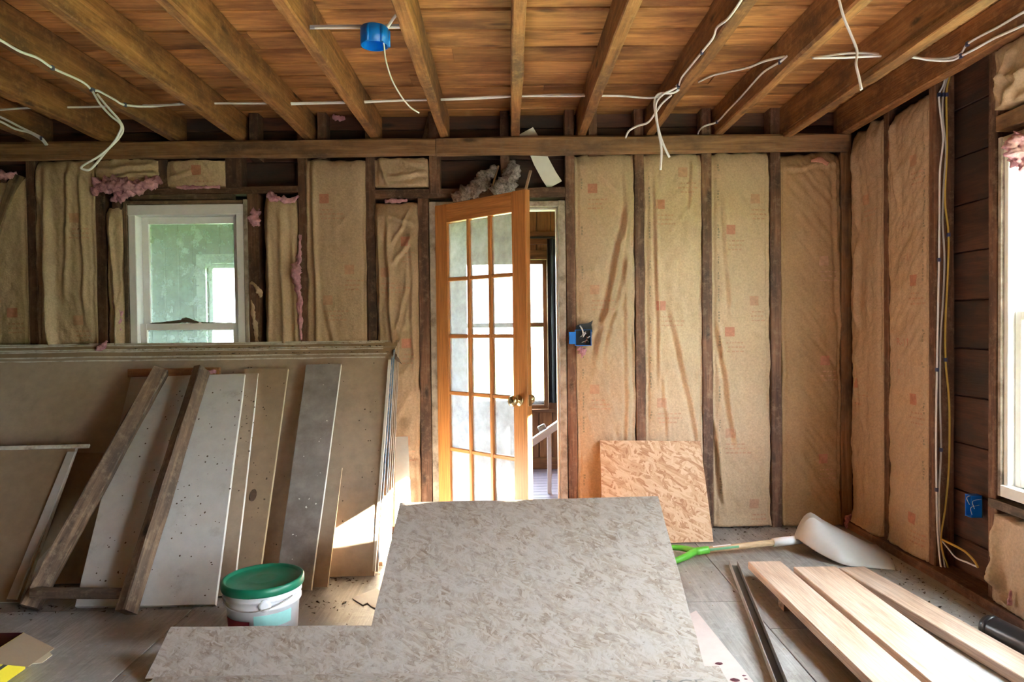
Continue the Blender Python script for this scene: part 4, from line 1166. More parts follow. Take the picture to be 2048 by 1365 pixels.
cable('flat white cable dangling freely in front of the right joists', [P(px, py, Y=2.2) for px, py in ((1668, -40), (1678, 0), (1688, 36), (1703, 72), (1714, 102), (1712, 128), (1718, 155), (1723, 180))], r=0.0065, flat=0.45, n=6)
cable('white cable lying along the joist above the ceiling box', [P(px, py, Y=2.62) for px, py in ((770, 60), (778, 50), (786, 38), (792, 30))], n=4)
# cables down the right-hand stud bay
xs_ = XR + 0.02
def bay(px, py, dx=0.0): return P(px, py, Y=YS[1] - 0.037 - dx)
c1 = [bay(px, py) for px, py in ((1892, 150), (1886, 172), (1878, 190), (1880, 220), (1886, 280), (1880, 340), (1879, 420), (1878, 520), (1876, 620), (1874, 740), (1872, 860), (1873, 980), (1875, 1060), (1880, 1120), (1884, 1146))]
cable('white cable hanging down the open bay beside the right wall stud', c1, staples=(c1[2], c1[7], c1[9], c1[11]), n=5, r=0.0055)
c2 = [bay(px, py, 0.004) for px, py in ((1897, 150), (1886, 190), (1886, 240), (1892, 300), (1888, 360), (1885, 440), (1889, 520), (1886, 600), (1881, 680), (1880, 800), (1882, 900), (1878, 990), (1880, 1070), (1886, 1112), (1892, 1148))]
cable('greyish cable hanging beside the white one in the open bay', c2, 'grey_cable', staples=(c2[1], c2[10]), n=5, r=0.0055, group='cables in the open bay')
c3 = [bay(px, py, 0.008) for px, py in ((1900, 150), (1893, 190), (1894, 300), (1890, 400), (1897, 470), (1895, 560), (1891, 640), (1891, 720), (1898, 800), (1899, 880), (1897, 950), (1890, 1020), (1882, 1075), (1887, 1110), (1894, 1128), (1898, 1150))]
cable('yellow cable hanging in the open bay of the right wall', c3, 'yellow_cable', staples=(c3[1], c3[4], c3[7]), n=5, r=0.0055, group='cables in the open bay')
ys2 = YS[2]
cable('yellow cable looping across the open bay near the floor', [bay(1884, 1080, 0.02), P(1905, 1090, Y=YS[1] - 0.12), P(1930, 1104, Y=YS[1] - 0.2), P(1948, 1122, Y=ys2 + 0.08), P(1956, 1135, Y=ys2 + 0.04)], 'yellow_cable', n=6, group='cables in the open bay')
cable('thin white cable sagging below the yellow loop near the floor', [bay(1884, 1082, 0.02), P(1898, 1100, Y=YS[1] - 0.1), P(1912, 1116, Y=YS[1] - 0.16), P(1935, 1126, Y=YS[1] - 0.24), P(1955, 1135, Y=ys2 + 0.045)], 'white_cable', n=6, r=0.004, group='cables in the open bay')

# ================================================================== ELECTRICAL BOXES
# ceiling box: round blue drum on a bar between two joists
zb = JB + 0.028
cb = P(749, 76, Y=2.62)
cbx = tag(empty('ceiling_box', (cb.x, cb.y, cb.z)), 'round blue plastic ceiling box on a bar hanger between joists', 'electrical box')
Rb = 0.052
prof = [(Rb - 0.004, -0.03), (Rb - 0.004, 0.032), (Rb - 0.006, 0.034), (0.006, 0.034), (0.006, 0.038), (Rb - 0.004, 0.038), (Rb, 0.034), (Rb, -0.03)]
lathe('drum', prof + [prof[0]], cb, 'blue_plastic', cbx, seg=36, closed=True)
for k in range(3):
    a = -1.9 + k * 1.05
    lathe('screw_lug', [(0.007, -0.03), (0.007, 0.03)], cb + Vector((Rb * math.cos(a), Rb * math.sin(a), 0)), 'blue_plastic', cbx, seg=12)
bar0 = P(620, 51, Y=2.66); bar1 = P(795, 58, Y=2.66)
hz_ = (bar0.z + bar1.z) / 2
xb0, xb1 = JX[6] + 0.03, JX[7] - 0.03
box('hanger_bar', bar0.x, bar1.x + 0.01, 2.655, 2.661, hz_ - 0.007, hz_ + 0.009, 'bar_grey', cbx)
box('hanger_bar', bar0.x + 0.02, bar1.x + 0.01, 2.649, 2.655, hz_ - 0.009, hz_ - 0.001, 'label_white', cbx)
cable('flat white cable curling down out of the blue ceiling box', [cb + Vector((0.03, -0.02, 0.02)), P(768, 92, Y=2.6), P(772, 122, Y=2.6), P(784, 160, Y=2.62), P(802, 192, Y=2.64), P(820, 214, Y=2.66), P(838, 226, Y=2.68)], r=0.006, flat=0.5, n=6)
# wall box beside the door
wb = P(1167, 676, Y=D - 0.07)
w_ = tag(empty('wall_box', (wb.x, wb.y, wb.z)), 'open blue plastic wall box with wires beside the doorway', 'electrical box')
def open_box(root, cx, cy, cz, w, h, dep, t=0.003, axis='y', mat='blue_plastic'):
    """hollow box open towards the room"""
    if axis == 'y':
        for (a, b_, c, d_, n_) in ((cx - w / 2, cx + w / 2, cz + h / 2 - t, cz + h / 2, 'side_wall'), (cx - w / 2, cx + w / 2, cz - h / 2, cz - h / 2 + t, 'side_wall'),
                                   (cx - w / 2, cx - w / 2 + t, cz - h / 2 + t, cz + h / 2 - t, 'side_wall'), (cx + w / 2 - t, cx + w / 2, cz - h / 2 + t, cz + h / 2 - t, 'side_wall')):
            box(n_, a, b_, cy, cy + dep, c, d_, mat, root, ch=0.001)
        box('back_plate', cx - w / 2, cx + w / 2, cy + dep, cy + dep + t, cz - h / 2, cz + h / 2, 'dark_inside', root, ch=0.001)
    else:
        for (a, b_, c, d_, n_) in ((cy - w / 2, cy + w / 2, cz + h / 2 - t, cz + h / 2, 'side_wall'), (cy - w / 2, cy + w / 2, cz - h / 2, cz - h / 2 + t, 'side_wall'),
                                   (cy - w / 2, cy - w / 2 + t, cz - h / 2 + t, cz + h / 2 - t, 'side_wall'), (cy + w / 2 - t, cy + w / 2, cz - h / 2 + t, cz + h / 2 - t, 'side_wall')):
            box(n_, cx, cx + dep, a, b_, c, d_, mat, root, ch=0.001)
        box('back_plate', cx + dep, cx + dep + t, cy - w / 2, cy + w / 2, cz - h / 2, cz + h / 2, 'dark_inside' if mat != 'x' else mat, root, ch=0.001)
open_box(w_, wb.x, wb.y, wb.z, 0.094, 0.094, 0.038)
box('mounting_flange', wb.x - 0.085, wb.x - 0.047, wb.y + 0.004, wb.y + 0.009, wb.z - 0.036, wb.z + 0.034, 'blue_plastic', w_)
rr = random.Random(3)
for k in range(8):
    a = wb + Vector((rr.uniform(-0.035, 0.035), 0.034, rr.uniform(-0.035, 0.035)))
    b_ = wb + Vector((rr.uniform(-0.035, 0.035), 0.008, rr.uniform(-0.03, 0.03)))
    tube('wire_end', [a, (a + b_) / 2 + Vector((0.01, -0.01, 0.01)), b_], 0.0022, rr.choice(['ink_black', 'label_white', 'ink_red', 'galvanised']), w_, sides=6, n=4)
tube('wire_end', [P(1160, 652, Y=D - 0.055), P(1165, 661, Y=D - 0.07), P(1167, 672, Y=D - 0.05)], 0.004, 'label_white', w_, n=4)
pymesh('hole_shade_patch', [P(px, py, Y=D - 0.05) for px, py in ((1151, 664), (1152, 652), (1162, 648), (1176, 647), (1186, 641), (1183, 650), (1185, 664))], [(6, 5, 4, 3, 2, 1, 0)], 'dark_inside', w_)  # flat dark patch: the shade inside the tear is put into its colour
tag(fluff('wool_tuft', [P(1158, 697, Y=D - 0.04), P(1166, 704, Y=D - 0.052), P(1163, 716, Y=D - 0.04)], [0.016, 0.022, 0.006], 'pink_fibre', None, 21.0), 'pale pink wool tuft poking out below the blue wall box', 'insulation')
# outlet box in the open bay of the right wall
ob = P(1947, 1012, X=XR + 0.055)
o_ = tag(empty('outlet_box', (ob.x, ob.y, ob.z)), 'blue outlet box on the stud beside the right window', 'electrical box')
open_box(o_, XR + 0.03, ob.y, ob.z, 0.042, 0.1, 0.05, axis='x')
for k, (px, py) in enumerate(((1940, 1000), (1950, 1008), (1945, 1020))):
    q = P(px, py, X=XR + 0.035)
    tube('wire_end', [q + Vector((0.03, 0.0, 0.02)), q + Vector((-0.01, 0.006 - k * 0.005, 0.01)), q + Vector((-0.006, -0.006, -0.022))], 0.0013, 'label_white', o_, sides=6, n=5)

# ================================================================== SHEETS AND BOARDS LEANING AT THE LEFT
def sheet_pts(x0, x1, yb, yt, L=1.22, yaw=0.0):
    """corners of a sheet standing on its long edge: foot at yb, top leaning at yt"""
    z = math.sqrt(L * L - (yt - yb) ** 2); zl = math.sqrt(L * L - (yt - yb + 2.2 * yaw) ** 2)
    return ((x0, yb - 2.6 * yaw, 0.001), (x1, yb, 0.001), (x1, yt, z), (x0, yt - 0.4 * yaw, zl))
SH = [(3.37, 3.95, -0.668, 'drywall_tan', 0.03, 'front drywall sheet of the leaning stack, tan back paper showing'),
      (3.43, 3.974, -0.662, 'drywall_tan', 0.03, 'second drywall sheet from the front of the leaning stack'),
      (3.515, 4.002, -0.655, 'drywall_brown', 0.027, 'third drywall sheet from the front of the leaning stack'),
      (3.555, 4.026, -0.65, 'drywall_tan', 0.022, 'fourth drywall sheet from the front of the leaning stack'),
      (3.625, 4.05, -0.645, 'drywall_brown', 0.014, 'fifth drywall sheet from the front of the leaning stack'),
      (3.67, 4.072, -0.64, 'drywall_tan', 0.01, 'rearmost drywall sheet of the leaning stack, nearest the studs')]
sheets = []
for (yb, yt, x1, mt, yaw, lab) in SH:
    o = panel('drywall_sheet', *sheet_pts(-3.12 + R.uniform(-0.02, 0.02), x1, yb, yt, yaw=yaw), 0.0127, mt, edge='gypsum_edge', n=14, uneven=0.003)
    tag(o, lab, 'drywall', 'drywall sheets leaning in a stack')
    sheets.append(o)
def chipped_edge(sh, i):
    (yb, yt, x1, mt, yaw, lab) = SH[i]
    m3 = sh.rotation_euler.to_matrix()
    L_ = 2.44
    n_ = 70
    vs, fs = [], []
    for k in range(n_ + 1):
        x = 0.03 + (L_ - 0.05) * k / n_
        hgt = 1.22 - 0.0
        w = 0.0045 + 0.005 * (0.5 + nz(x * 5 + i * 7, 3.3)) + 0.004 * abs(nz(x * 26 + i, 9.1))
        for (q, off) in ((hgt + 0.0005, -0.0127), (hgt + 0.0005, 0.0012), (hgt - w, 0.0012)): vs.append(sh.location + m3 @ Vector((x, q + yoff(sh, x), off)))
    for k in range(n_):
        a = 3 * k
        fs += [(a, a + 3, a + 4, a + 1), (a + 1, a + 4, a + 5, a + 2)]
    pymesh('chipped_edge', vs, fs, 'gypsum_edge', sh)
def yoff(sh, x):
    # top edge of the sheet mesh at that x
    co = [v.co for v in sh.data.vertices if abs(v.co.z) < 1e-5 and v.co.y > 1.165]
    co.sort(key=lambda q: q.x)
    for p, q in zip(co[:-1], co[1:]):
        if p.x <= x <= q.x and q.x > p.x: return p.y + (q.y - p.y) * (x - p.x) / (q.x - p.x) - 1.22
    return co[-1].y - 1.22 if x > co[-1].x else co[0].y - 1.22
for i, s in enumerate(sheets): chipped_edge(s, i)
# blue-and-white end tape on the two front sheets
def edge_tape(sh, x, yb, yt, mat, z0, z1, dx=0.0015, side=0.02):
    z = math.sqrt(1.22 ** 2 - (yt - yb) ** 2)
    def pt(f): return Vector((x, yb + (yt - yb) * f, z * f + 0.007))
    n_ = Vector((0, -z, (yt - yb))).normalized()
    a, b_ = pt(z0), pt(z1)
    vs = [a + n_ * 0.0015 + Vector((-side, 0, 0)), a + n_ * 0.0015 + Vector((dx, 0, 0)), a - n_ * 0.0127 + Vector((dx, 0, 0)),
          b_ + n_ * 0.0015 + Vector((-side, 0, 0)), b_ + n_ * 0.0015 + Vector((dx, 0, 0)), b_ - n_ * 0.0127 + Vector((dx, 0, 0))]
    pymesh('edge_tape', vs, [(0, 1, 4, 3), (1, 2, 5, 4)], mat, sh)
edge_tape(sheets[0], -0.668, 3.37, 3.95, 'paper_white', 0.02, 0.97, side=0.012)
edge_tape(sheets[1], -0.662, 3.43, 3.974, 'blue_tape', 0.05, 0.97, side=0.004)
edge_tape(sheets[2], -0.655, 3.515, 4.002, 'blue_tape', 0.3, 0.98, side=0.004)

def F(px, py): return P(px, py, Z=0.002)
def FL(pl, pr, py):
    y = P((pl + pr) / 2, py, Z=0.002).y
    return Vector((P(pl, py, Y=y).x, y, 0.002)), Vector((P(pr, py, Y=y).x, y, 0.002))
def T(px, py, Y): return P(px, py, Y=Y)
t1 = tag(panel('drywall_offcut', *FL(150, 430, 1219), T(489, 752, 3.82), T(263, 762, 3.82), 0.022, 'drywall_white', edge='gypsum_clean', n=6, uneven=0.002),
         'wide pale grey drywall panel leaning behind the timber frame', 'drywall')
t2 = tag(panel('drywall_offcut', *FL(380, 466, 1200), T(516, 752, 3.842), T(440, 754, 3.842), 0.022, 'drywall_tan', edge='gypsum_clean', n=6, uneven=0.002),
         'narrow tan drywall strip with a white edge, right of the pale grey panel', 'drywall')
t3 = tag(panel('drywall_offcut', *FL(440, 516, 1183), T(576, 742, 3.868), T(490, 743, 3.868), 0.022, 'drywall_brown', edge='card_light', n=6, uneven=0.002),
         'tan leaning strip with a dark round spot, third from the pale panel', 'drywall')
# dark round stain on that strip
def disc_on(o, pts, mat, name):
    pymesh(name, pts, [tuple(range(len(pts)))], mat, o)
c = P(506, 990, Y=3.5)
def plane_hit(px, py, p0, nrm):
    d = CAM_R @ Vector(((px - 1024.0) / FPX, -(py - 682.5) / FPX, -1.0))
    t = (Vector(p0) - CAM_O).dot(nrm) / d.dot(nrm)
    return CAM_O + d * t
def front_of(o):
    m = o.rotation_euler.to_matrix()
    return o.location, m @ Vector((0, 0, 1))
p0, nn = front_of(t3)
cc = plane_hit(506, 991, p0 + nn * 0.0015, nn)
m3 = t3.rotation_euler.to_matrix()
disc_on(t3, [cc + m3 @ Vector((0.018 * math.cos(k * 0.5236), 0.033 * math.sin(k * 0.5236), 0)) for k in range(12)], 'rubble_dark', 'round_stain')
t4 = tag(panel('cement_board', *FL(550, 622, 1187), T(682, 733, 3.865), T(613, 735, 3.865), 0.024, 'grey_board', edge='gypsum_clean', n=6, uneven=0.002),
         'grey mottled board leaning alone against the drywall stack', 'board')
t5 = tag(panel('drywall_offcut', *FL(622, 655, 1177), T(684, 938, 3.56), T(655, 940, 3.56), 0.0127, 'drywall_tan', edge='card_light'),
         'short narrow tan strip leaning right of the grey board', 'drywall')
# far left: framed panel and a second one behind it
fp = tag(panel('framed_backing', *FL(-330, 40, 1212), T(152, 898, 3.55), T(-180, 906, 3.55), 0.02, 'drywall_brown', edge='gypsum_edge', n=4),
         'brown panel with pale edging leaning at the far left', 'panel')
p0, nn = front_of(fp)
def on_fp(px, py, off=0.0): return plane_hit(px, py, p0 + nn * off, nn)
beam('side_strip', on_fp(24, 1200, 0.008), on_fp(144, 905, 0.008), 0.046, 0.014, 'drywall_white', fp, up=nn, seg=6, jit=0.002)
beam('top_strip', on_fp(-180, 901, 0.008), on_fp(178, 893, 0.008), 0.022, 0.014, 'gypsum_edge', fp, up=nn, seg=8, jit=0.002)
tag(panel('drywall_offcut', F(-60, 1180), F(150, 1168), T(206, 906, 3.62), T(30, 908, 3.62), 0.0127, 'drywall_brown', edge='gypsum_edge'),
    'dim brown panel half hidden behind the framed panel at far left', 'drywall')
# timber frame: two long legs, a cross rail and a top rail
tf = tag(empty('timber_frame', F(160, 1225)), 'weathered timber frame of two studs and a rail leaning at the left', 'frame')
def leg(px0, py0, px1, py1, Y1, w, h, roll=0.0, z0=0.02, mat='weathered_timber'):
    a = P(px0, py0, Z=z0); b_ = P(px1, py1, Y=Y1)
    up = Vector((roll, -1, 0.55))
    return beam('leg', a, b_, w, h, mat, tf, up=up, seg=18, jit=0.005, ch=0.005)
l1 = leg(60, 1216, 322, 742, 3.74, 0.075, 0.075, 0.45)
l2 = leg(252, 1226, 404, 740, 3.75, 0.05, 0.085, -0.35)
beam('cross_rail', P(66, 1186, Y=3.0), P(246, 1188, Y=3.0), 0.05, 0.035, 'weathered_timber', tf, seg=6, jit=0.003)
beam('top_rail', P(258, 747, Y=3.84), P(440, 743, Y=3.84), 0.03, 0.045, 'old_joist', tf, seg=6, jit=0.003)
# narrow white panel standing between the stack and the door
tag(panel('wallboard_strip', F(790, 1110), F(826, 1108), T(816, 876, 4.04), T(791, 878, 4.04), 0.018, 'white_paint', edge='gypsum_edge', n=4, uneven=0.001),
    'narrow white panel standing between the drywall stack and the door frame', 'panel')
fluff('torn_paper', [P(786, 700, Y=4.0), P(792, 716, Y=3.99), P(803, 728, Y=4.0)], [0.012, 0.01, 0.003], 'rubble_dark', sheets[2], 31.0, flat=0.3)

# ================================================================== FOREGROUND STRAND BOARD, tilted up away from the viewer
TB0, TBS = 2.43, 0.5
tbn = Vector((0, -TBS, 1)).normalized()
def tb(px, py): return plane_hit(px, py, (0, TB0, 0.028), tbn)
outline = [(290, 1358), (1416, 1358), (1316, 993), (800, 1006), (743, 1252), (342, 1254)]
top = [tb(*p) for p in outline]
ax = Vector((1, 0, 0)); ay = tbn.cross(ax)
rot = Matrix((ax, ay, tbn)).transposed()
org = top[0]
loc2 = [rot.transposed() @ (p - org) for p in top]
TH = 0.018
dens = []
for i in range(6):
    a, b_ = loc2[i], loc2[(i + 1) % 6]
    for k in range(10):
        f = k / 10
        q = a.lerp(b_, f)
        if k: q += Vector((nz(q.x * 22, q.y * 22, i) * 0.003, nz(q.x * 22, q.y * 22, i + 9) * 0.003, 0))
        dens.append((q.x, q.y))
m = len(dens)
vs = [(x, y_, 0) for x, y_ in dens] + [(x, y_, -TH) for x, y_ in dens]
fs = [tuple(range(m)), tuple(reversed(range(m, 2 * m)))] + [(k, k + m, (k + 1) % m + m, (k + 1) % m) for k in range(m)]
me = bpy.data.meshes.new('strand_board'); me.from_pydata(vs, [], fs); me.update()
me.materials.append(M('osb_dusty')); me.materials.append(M('ply_edge'))
for i, p in enumerate(me.polygons): p.material_index = 0 if i < 2 else 1
ob_ = bpy.data.objects.new('strand_board', me); COL.objects.link(ob_)
ob_.location = org; ob_.rotation_euler = rot.to_euler()
tag(ob_, 'large dusty strand board with a notched corner, tilted up in the foreground', 'board')
# trestle that holds up its far edge
tr = tag(empty('trestle', (0.1, 3.12, 0)), 'low timber trestle holding up the tilted strand board', 'trestle')
zt_ = (3.12 - TB0) * TBS + 0.02 - 0.024
beam('top_beam', (-0.35, 3.12, zt_ - 0.05), (0.6, 3.12, zt_ - 0.05), 0.05, 0.09, 'weathered_timber', tr, seg=4)
for x in (-0.25, 0.5):
    for s in (-1, 1): beam('leg', (x, 3.12 + s * 0.09, 0.012), (x, 3.12 + s * 0.02, zt_ - 0.1), 0.06, 0.03, 'weathered_timber', tr, up=(1, 0, 0))
# flat sheet on the floor in front of it, stamped
fz = 0.014
fl_ = tag(panel('strand_board', (-1.25, 1.1, fz), (0.72, 1.1, fz), (0.735, TB0 - 0.012, fz), (-1.25, TB0 - 0.012, fz), 0.012, 'osb_dusty', edge='ply_edge'),
          'strand board lying flat on the floor at the bottom edge, with stamped letters', 'board')
tv, tfc = text_mesh('FACE')
sz = 0.062
q0 = P(1302, 1364, Z=fz)
pymesh('stamped_lettering', [Vector((q0.x + x * sz * 1.25, q0.y - 0.036 + y_ * sz, fz + 0.001)) for x, y_ in tv], tfc, 'ink_faded', fl_)
# pale sheet lying beside it, under the board
ps = tag(panel('pale_sheet', P(1424, 1372, Z=0.007) + Vector((0.02, -0.3, 0)), P(1524, 1375, Z=0.007) + Vector((0.0, -0.25, 0)), P(1392, 1222, Z=0.007), P(1388, 1250, Z=0.007) + Vector((-0.1, 0, 0)), 0.006, 'pale_sheet', edge='new_pine', n=4),
         'pale pinkish sheet on the floor along the right edge of the tilted board', 'sheet')
rr = random.Random(11)
for (px, py, s) in ((1438, 1328, 0.012), (1438, 1339, 0.006), (1470, 1361, 0.014), (1488, 1352, 0.006), (1492, 1359, 0.006)):
    q = P(px, py, Z=0.0085)
    pymesh('paint_spot', [q + Vector((s * (1 + 0.4 * rr.random()) * math.cos(k * 0.785), 0.7 * s * (1 + 0.4 * rr.random()) * math.sin(k * 0.785), 0)) for k in range(8)], [tuple(range(8))], 'box_maroon', ps)

# ================================================================== FRESH STRAND BOARD AGAINST THE WALL
tag(panel('strand_board', F(1206, 1092), F(1427, 1087), T(1401, 885, 4.085), T(1200, 884, 4.085), 0.012, 'osb_fresh', edge='new_pine', n=8, uneven=0.002),
    'fresh golden strand board offcut leaning on the insulation right of the door', 'board')

# ================================================================== PAIL
pc = P(527, 1262, Z=0.0); pc = Vector((P(527, 1200, Y=2.80).x, 2.80, 0.0015))
pl = tag(empty('pail', pc), 'white plastic pail with a dusty green lid behind the tilted board', 'pail')
body = [(0.128, 0.0), (0.132, 0.003), (0.141, 0.125), (0.149, 0.128), (0.15, 0.137), (0.143, 0.141), (0.144, 0.158), (0.151, 0.161), (0.152, 0.17), (0.146, 0.173), (0.147, 0.196)]
lathe('bucket_body', body, pc, 'pail_white', pl, seg=56)
lid = [(0.15, 0.186), (0.159, 0.187), (0.161, 0.193), (0.161, 0.214), (0.158, 0.219), (0.153, 0.221), (0.147, 0.219), (0.143, 0.212), (0.14, 0.209), (0.06, 0.2105), (0.055, 0.2115), (0.05, 0.2105), (0.01, 0.211)]
lathe('lid', lid, pc, 'lid_green', pl, seg=56)
def band(name, a0, a1, z0, z1, mat, dr=0.0016):
    vs, fs = [], []
    n = 14
    for k in range(n + 1):
        a = a0 + (a1 - a0) * k / n
        for z in (z0, z1):
            r = 0.132 + (0.141 - 0.132) * (z / 0.125) + dr
            vs.append(pc + Vector((r * math.cos(a), r * math.sin(a), z)))
    for k in range(n): fs.append((2 * k, 2 * k + 2, 2 * k + 3, 2 * k + 1))
    return pymesh(name, vs, fs, mat, pl, True)
band('printed_band', -2.6, -1.62, 0.03, 0.09, 'pail_print_red')
band('printed_band', -1.5, -0.4, 0.06, 0.112, 'pail_print_teal')
band('printed_band', -1.3, -0.5, 0.02, 0.045, 'pail_print_teal')
tube('bail_handle', [pc + Vector((0.154 * math.cos(a), 0.154 * math.sin(a), 0.165 - 0.03 * math.sin((a + 2.75) / 2.3 * math.pi))) for a in [-2.75 + 2.3 * k / 12 for k in range(13)]], 0.0028, 'galvanised', pl, sides=6, n=3)
for a in (-1.2, -2.75):
    lathe('handle_lug', [(0.024, 0), (0.024, 0.006), (0.014, 0.009)], pc + Vector((0.145 * math.cos(a), 0.145 * math.sin(a), 0.152)), 'pail_white', pl, seg=16, axis=(math.cos(a), math.sin(a), 0))

# ================================================================== SNOW SHOVEL
sv = tag(empty('snow_shovel', (1.2, 3.62, 0)), 'grey plastic snow shovel with wooden shaft and green grip lying on the floor', 'shovel')
S0 = P(1596, 1080, Y=3.68); G0 = P(1404, 1102, Y=3.6)
A0 = Vector((S0.x + 0.0, S0.y, 0)); A1 = Vector((1.955, 3.56, 0))
axd = (A1 - A0).normalized(); wd_ = Vector((-axd.y, axd.x, 0))
vs, fs = [], []
ns, nt_ = 26, 30
def blade(s, t):
    L = (A1 - A0).length
    half = 0.05 + 0.15 * min(1, s / 0.42) ** 0.6
    H = 0.185 * (math.sin((0.12 + 0.88 * min(1, s / 0.2)) * math.pi / 2) ** 0.8 * (1 - max(0, (s - 0.2) / 0.8)) ** 0.95)
    lift = 0.075 * max(0, 1 - s / 0.55) ** 1.4
    prof = (1 - abs(t) ** 2.6)
    ridge = 0.012 * math.exp(-((abs(t) - 0.38) / 0.09) ** 2) * math.sin(min(1, s * 3) * math.pi) * (s < 0.34)
    z = lift * (1 - 0.15 * prof) + (H - lift * 0.6 if H > lift * 0.6 else 0) * prof + ridge + 0.007
    cv = 0.05 * (1 - t * t)
    return A0 + axd * (s * L - 0.02 * (1 - t * t) * (1 - s) + cv * s * 0.4) + wd_ * (t * half) + Vector((0, 0, z))
for i in range(ns + 1):
    for j in range(nt_ + 1): vs.append(blade(i / ns, -1 + 2 * j / nt_))
W_ = nt_ + 1
n0 = len(vs)
vs += [v - Vector((0, 0, 0.005)) for v in vs]
for i in range(ns):
    for j in range(nt_):
        q = i * W_ + j
        fs.append((q, q + W_, q + W_ + 1, q + 1)); fs.append((q + n0, q + n0 + 1, q + n0 + W_ + 1, q + n0 + W_))
bd = list(range(W_)) + [i * W_ + nt_ for i in range(1, ns + 1)] + [ns * W_ + j for j in range(nt_ - 1, -1, -1)] + [i * W_ for i in range(ns - 1, 0, -1)]
for k in range(len(bd)):
    a, b_ = bd[k], bd[(k + 1) % len(bd)]
    fs.append((a, b_, b_ + n0, a + n0))
pymesh('blade', vs, fs, 'shovel_grey', sv, True)
dr = (S0 - G0).normalized()
tube('ferrule', [S0 + dr * 0.06, S0 - dr * 0.145], 0.023, 'label_white', sv, n=1, sides=18)
tube('shaft', [S0 - dr * 0.14, G0 - dr * 0.0], 0.0165, 'shovel_shaft', sv, n=1, sides=16)
def on_shaft(d0, d1, ang0, ang1, mat, name):
    u = Vector((0, 0, 1)); u = (u - dr * u.dot(dr)).normalized(); w = dr.cross(u)
    vv, ff = [], []
    for d in (d0, d1):
        for k in range(7):
            a = ang0 + (ang1 - ang0) * k / 6
            vv.append(G0 + dr * d + (u * math.cos(a) + w * math.sin(a)) * 0.0175)
    for k in range(6): ff.append((k, k + 1, k + 8, k + 7))
    pymesh(name, vv, ff, mat, sv, True)
on_shaft(0.06, 0.16, -1.0, 0.5, 'label_white', 'paper_label'); on_shaft(0.03, 0.2, 0.9, 1.6, 'label_green', 'printed_label'); on_shaft(0.03, 0.2, -1.9, -1.2, 'label_green', 'printed_label')
g1 = P(1345, 1096, Y=3.67); g2 = P(1345, 1124, Y=3.5)
tube('grip', [G0 + dr * 0.035, G0 - dr * 0.01, G0 - dr * 0.035, (G0 + g1) / 2 + Vector((-0.015, 0.012, 0)), g1, g1 + Vector((-0.035, -0.02, 0))], 0.019, 'grip_green', sv, n=5, radii=[0.021, 0.021, 0.02, 0.016, 0.015, 0.015])
tube('grip', [G0 - dr * 0.01, G0 - dr * 0.035, (G0 + g2) / 2 + Vector((-0.015, -0.012, 0)), g2, g2 + Vector((-0.035, 0.02, 0))], 0.019, 'grip_green', sv, n=5, radii=[0.019, 0.02, 0.018, 0.016, 0.015])
tube('grip_bar', [g1 + Vector((-0.035, -0.02, 0)), (g1 + g2) / 2 + Vector((-0.045, 0, 0)), g2 + Vector((-0.035, 0.02, 0))], 0.015, 'grip_green', sv, n=5)

# ================================================================== PLANKS AND TRACK ON THE FLOOR
tag(beam('pine_plank', (1.218, 0.9, 0.07), (1.218, 3.275, 0.07), 0.158, 0.036, 'new_pine', ch=0.003), 'new pine plank nearest the metal track on the floor', 'plank', 'new pine planks on the floor')
tag(beam('pine_plank', (1.42, 0.9, 0.074), (1.418, 3.18, 0.074), 0.2, 0.038, 'new_pine', ch=0.003), 'widest new pine plank with wavy grain, middle of the three on the floor', 'plank', 'new pine planks on the floor')
tag(beam('pine_plank', (1.86, 1.3, 0.022), (1.655, 3.31, 0.022), 0.135, 0.04, 'new_pine', ch=0.003), 'new pine plank lying lowest, nearest the right wall', 'plank', 'new pine planks on the floor')
for yy in (2.9, 1.5):
    tag(box('spacer_block', 1.16, 1.5, yy, yy + 0.06, 0.001, 0.052, 'weathered_timber'), 'short spacer block under the two raised pine planks, %s' % ('far end' if yy > 2 else 'near end'), 'block', 'spacer blocks')
a = Vector((1.129, 3.46, 0.002)); b_ = Vector((0.83, 1.9, 0.002))
ax_ = (b_ - a).normalized(); sd = Vector((-ax_.y, ax_.x, 0))
prof = [(-0.021, 0), (0.021, 0), (0.021, 0.03), (0.018, 0.03), (0.018, 0.003), (-0.018, 0.003), (-0.018, 0.03), (-0.021, 0.03)]
vs = [p + sd * u + Vector((0, 0, h)) for p in (a, b_) for (u, h) in prof]
fs = [(k, (k + 1) % 8, (k + 1) % 8 + 8, k + 8) for k in range(8)] + [(7, 6, 5, 4, 3, 2, 1, 0), tuple(range(8, 16))]
ch_ = tag(pymesh('metal_track', vs, fs, 'galvanised', None), 'long dark metal track channel on the floor left of the pine planks', 'track')
vs = [p + sd * u + Vector((0, 0, 0.0036)) for p in (a, b_) for u in (-0.0175, 0.0175)]
pymesh('track_dark_strip', vs, [(0, 1, 3, 2)], 'black_rubber', ch_)  # near-black strip over the channel floor, makes the inside dark
bmx = bmesh.new(); bmx.from_mesh(ch_.data); bmesh.ops.recalc_face_normals(bmx, faces=bmx.faces); bmx.to_mesh(ch_.data); bmx.free()
# black cylinder at the right edge
k0 = P(1975, 1250, Z=0.05) + Vector((-0.008, 0, 0)); k1 = k0 + Vector((0.11, -0.62, 0.0))
kd = (k1 - k0).normalized()
bt = tag(empty('rubber_tube', k0 - Vector((0, 0, 0.046))), 'glossy black tube lying on the floor by the right wall', 'tube')
lathe('tube_body', [(0.01, 0.0), (0.036, 0.002), (0.043, 0.01), (0.045, 0.02), (0.045, 0.6), (0.04, 0.61)], k0, 'black_rubber', bt, seg=32, axis=kd)
lathe('end_ring', [(0.0455, 0.025), (0.0475, 0.027), (0.0475, 0.04), (0.0455, 0.042)], k0, 'black_rubber', bt, seg=32, axis=kd, closed=True)

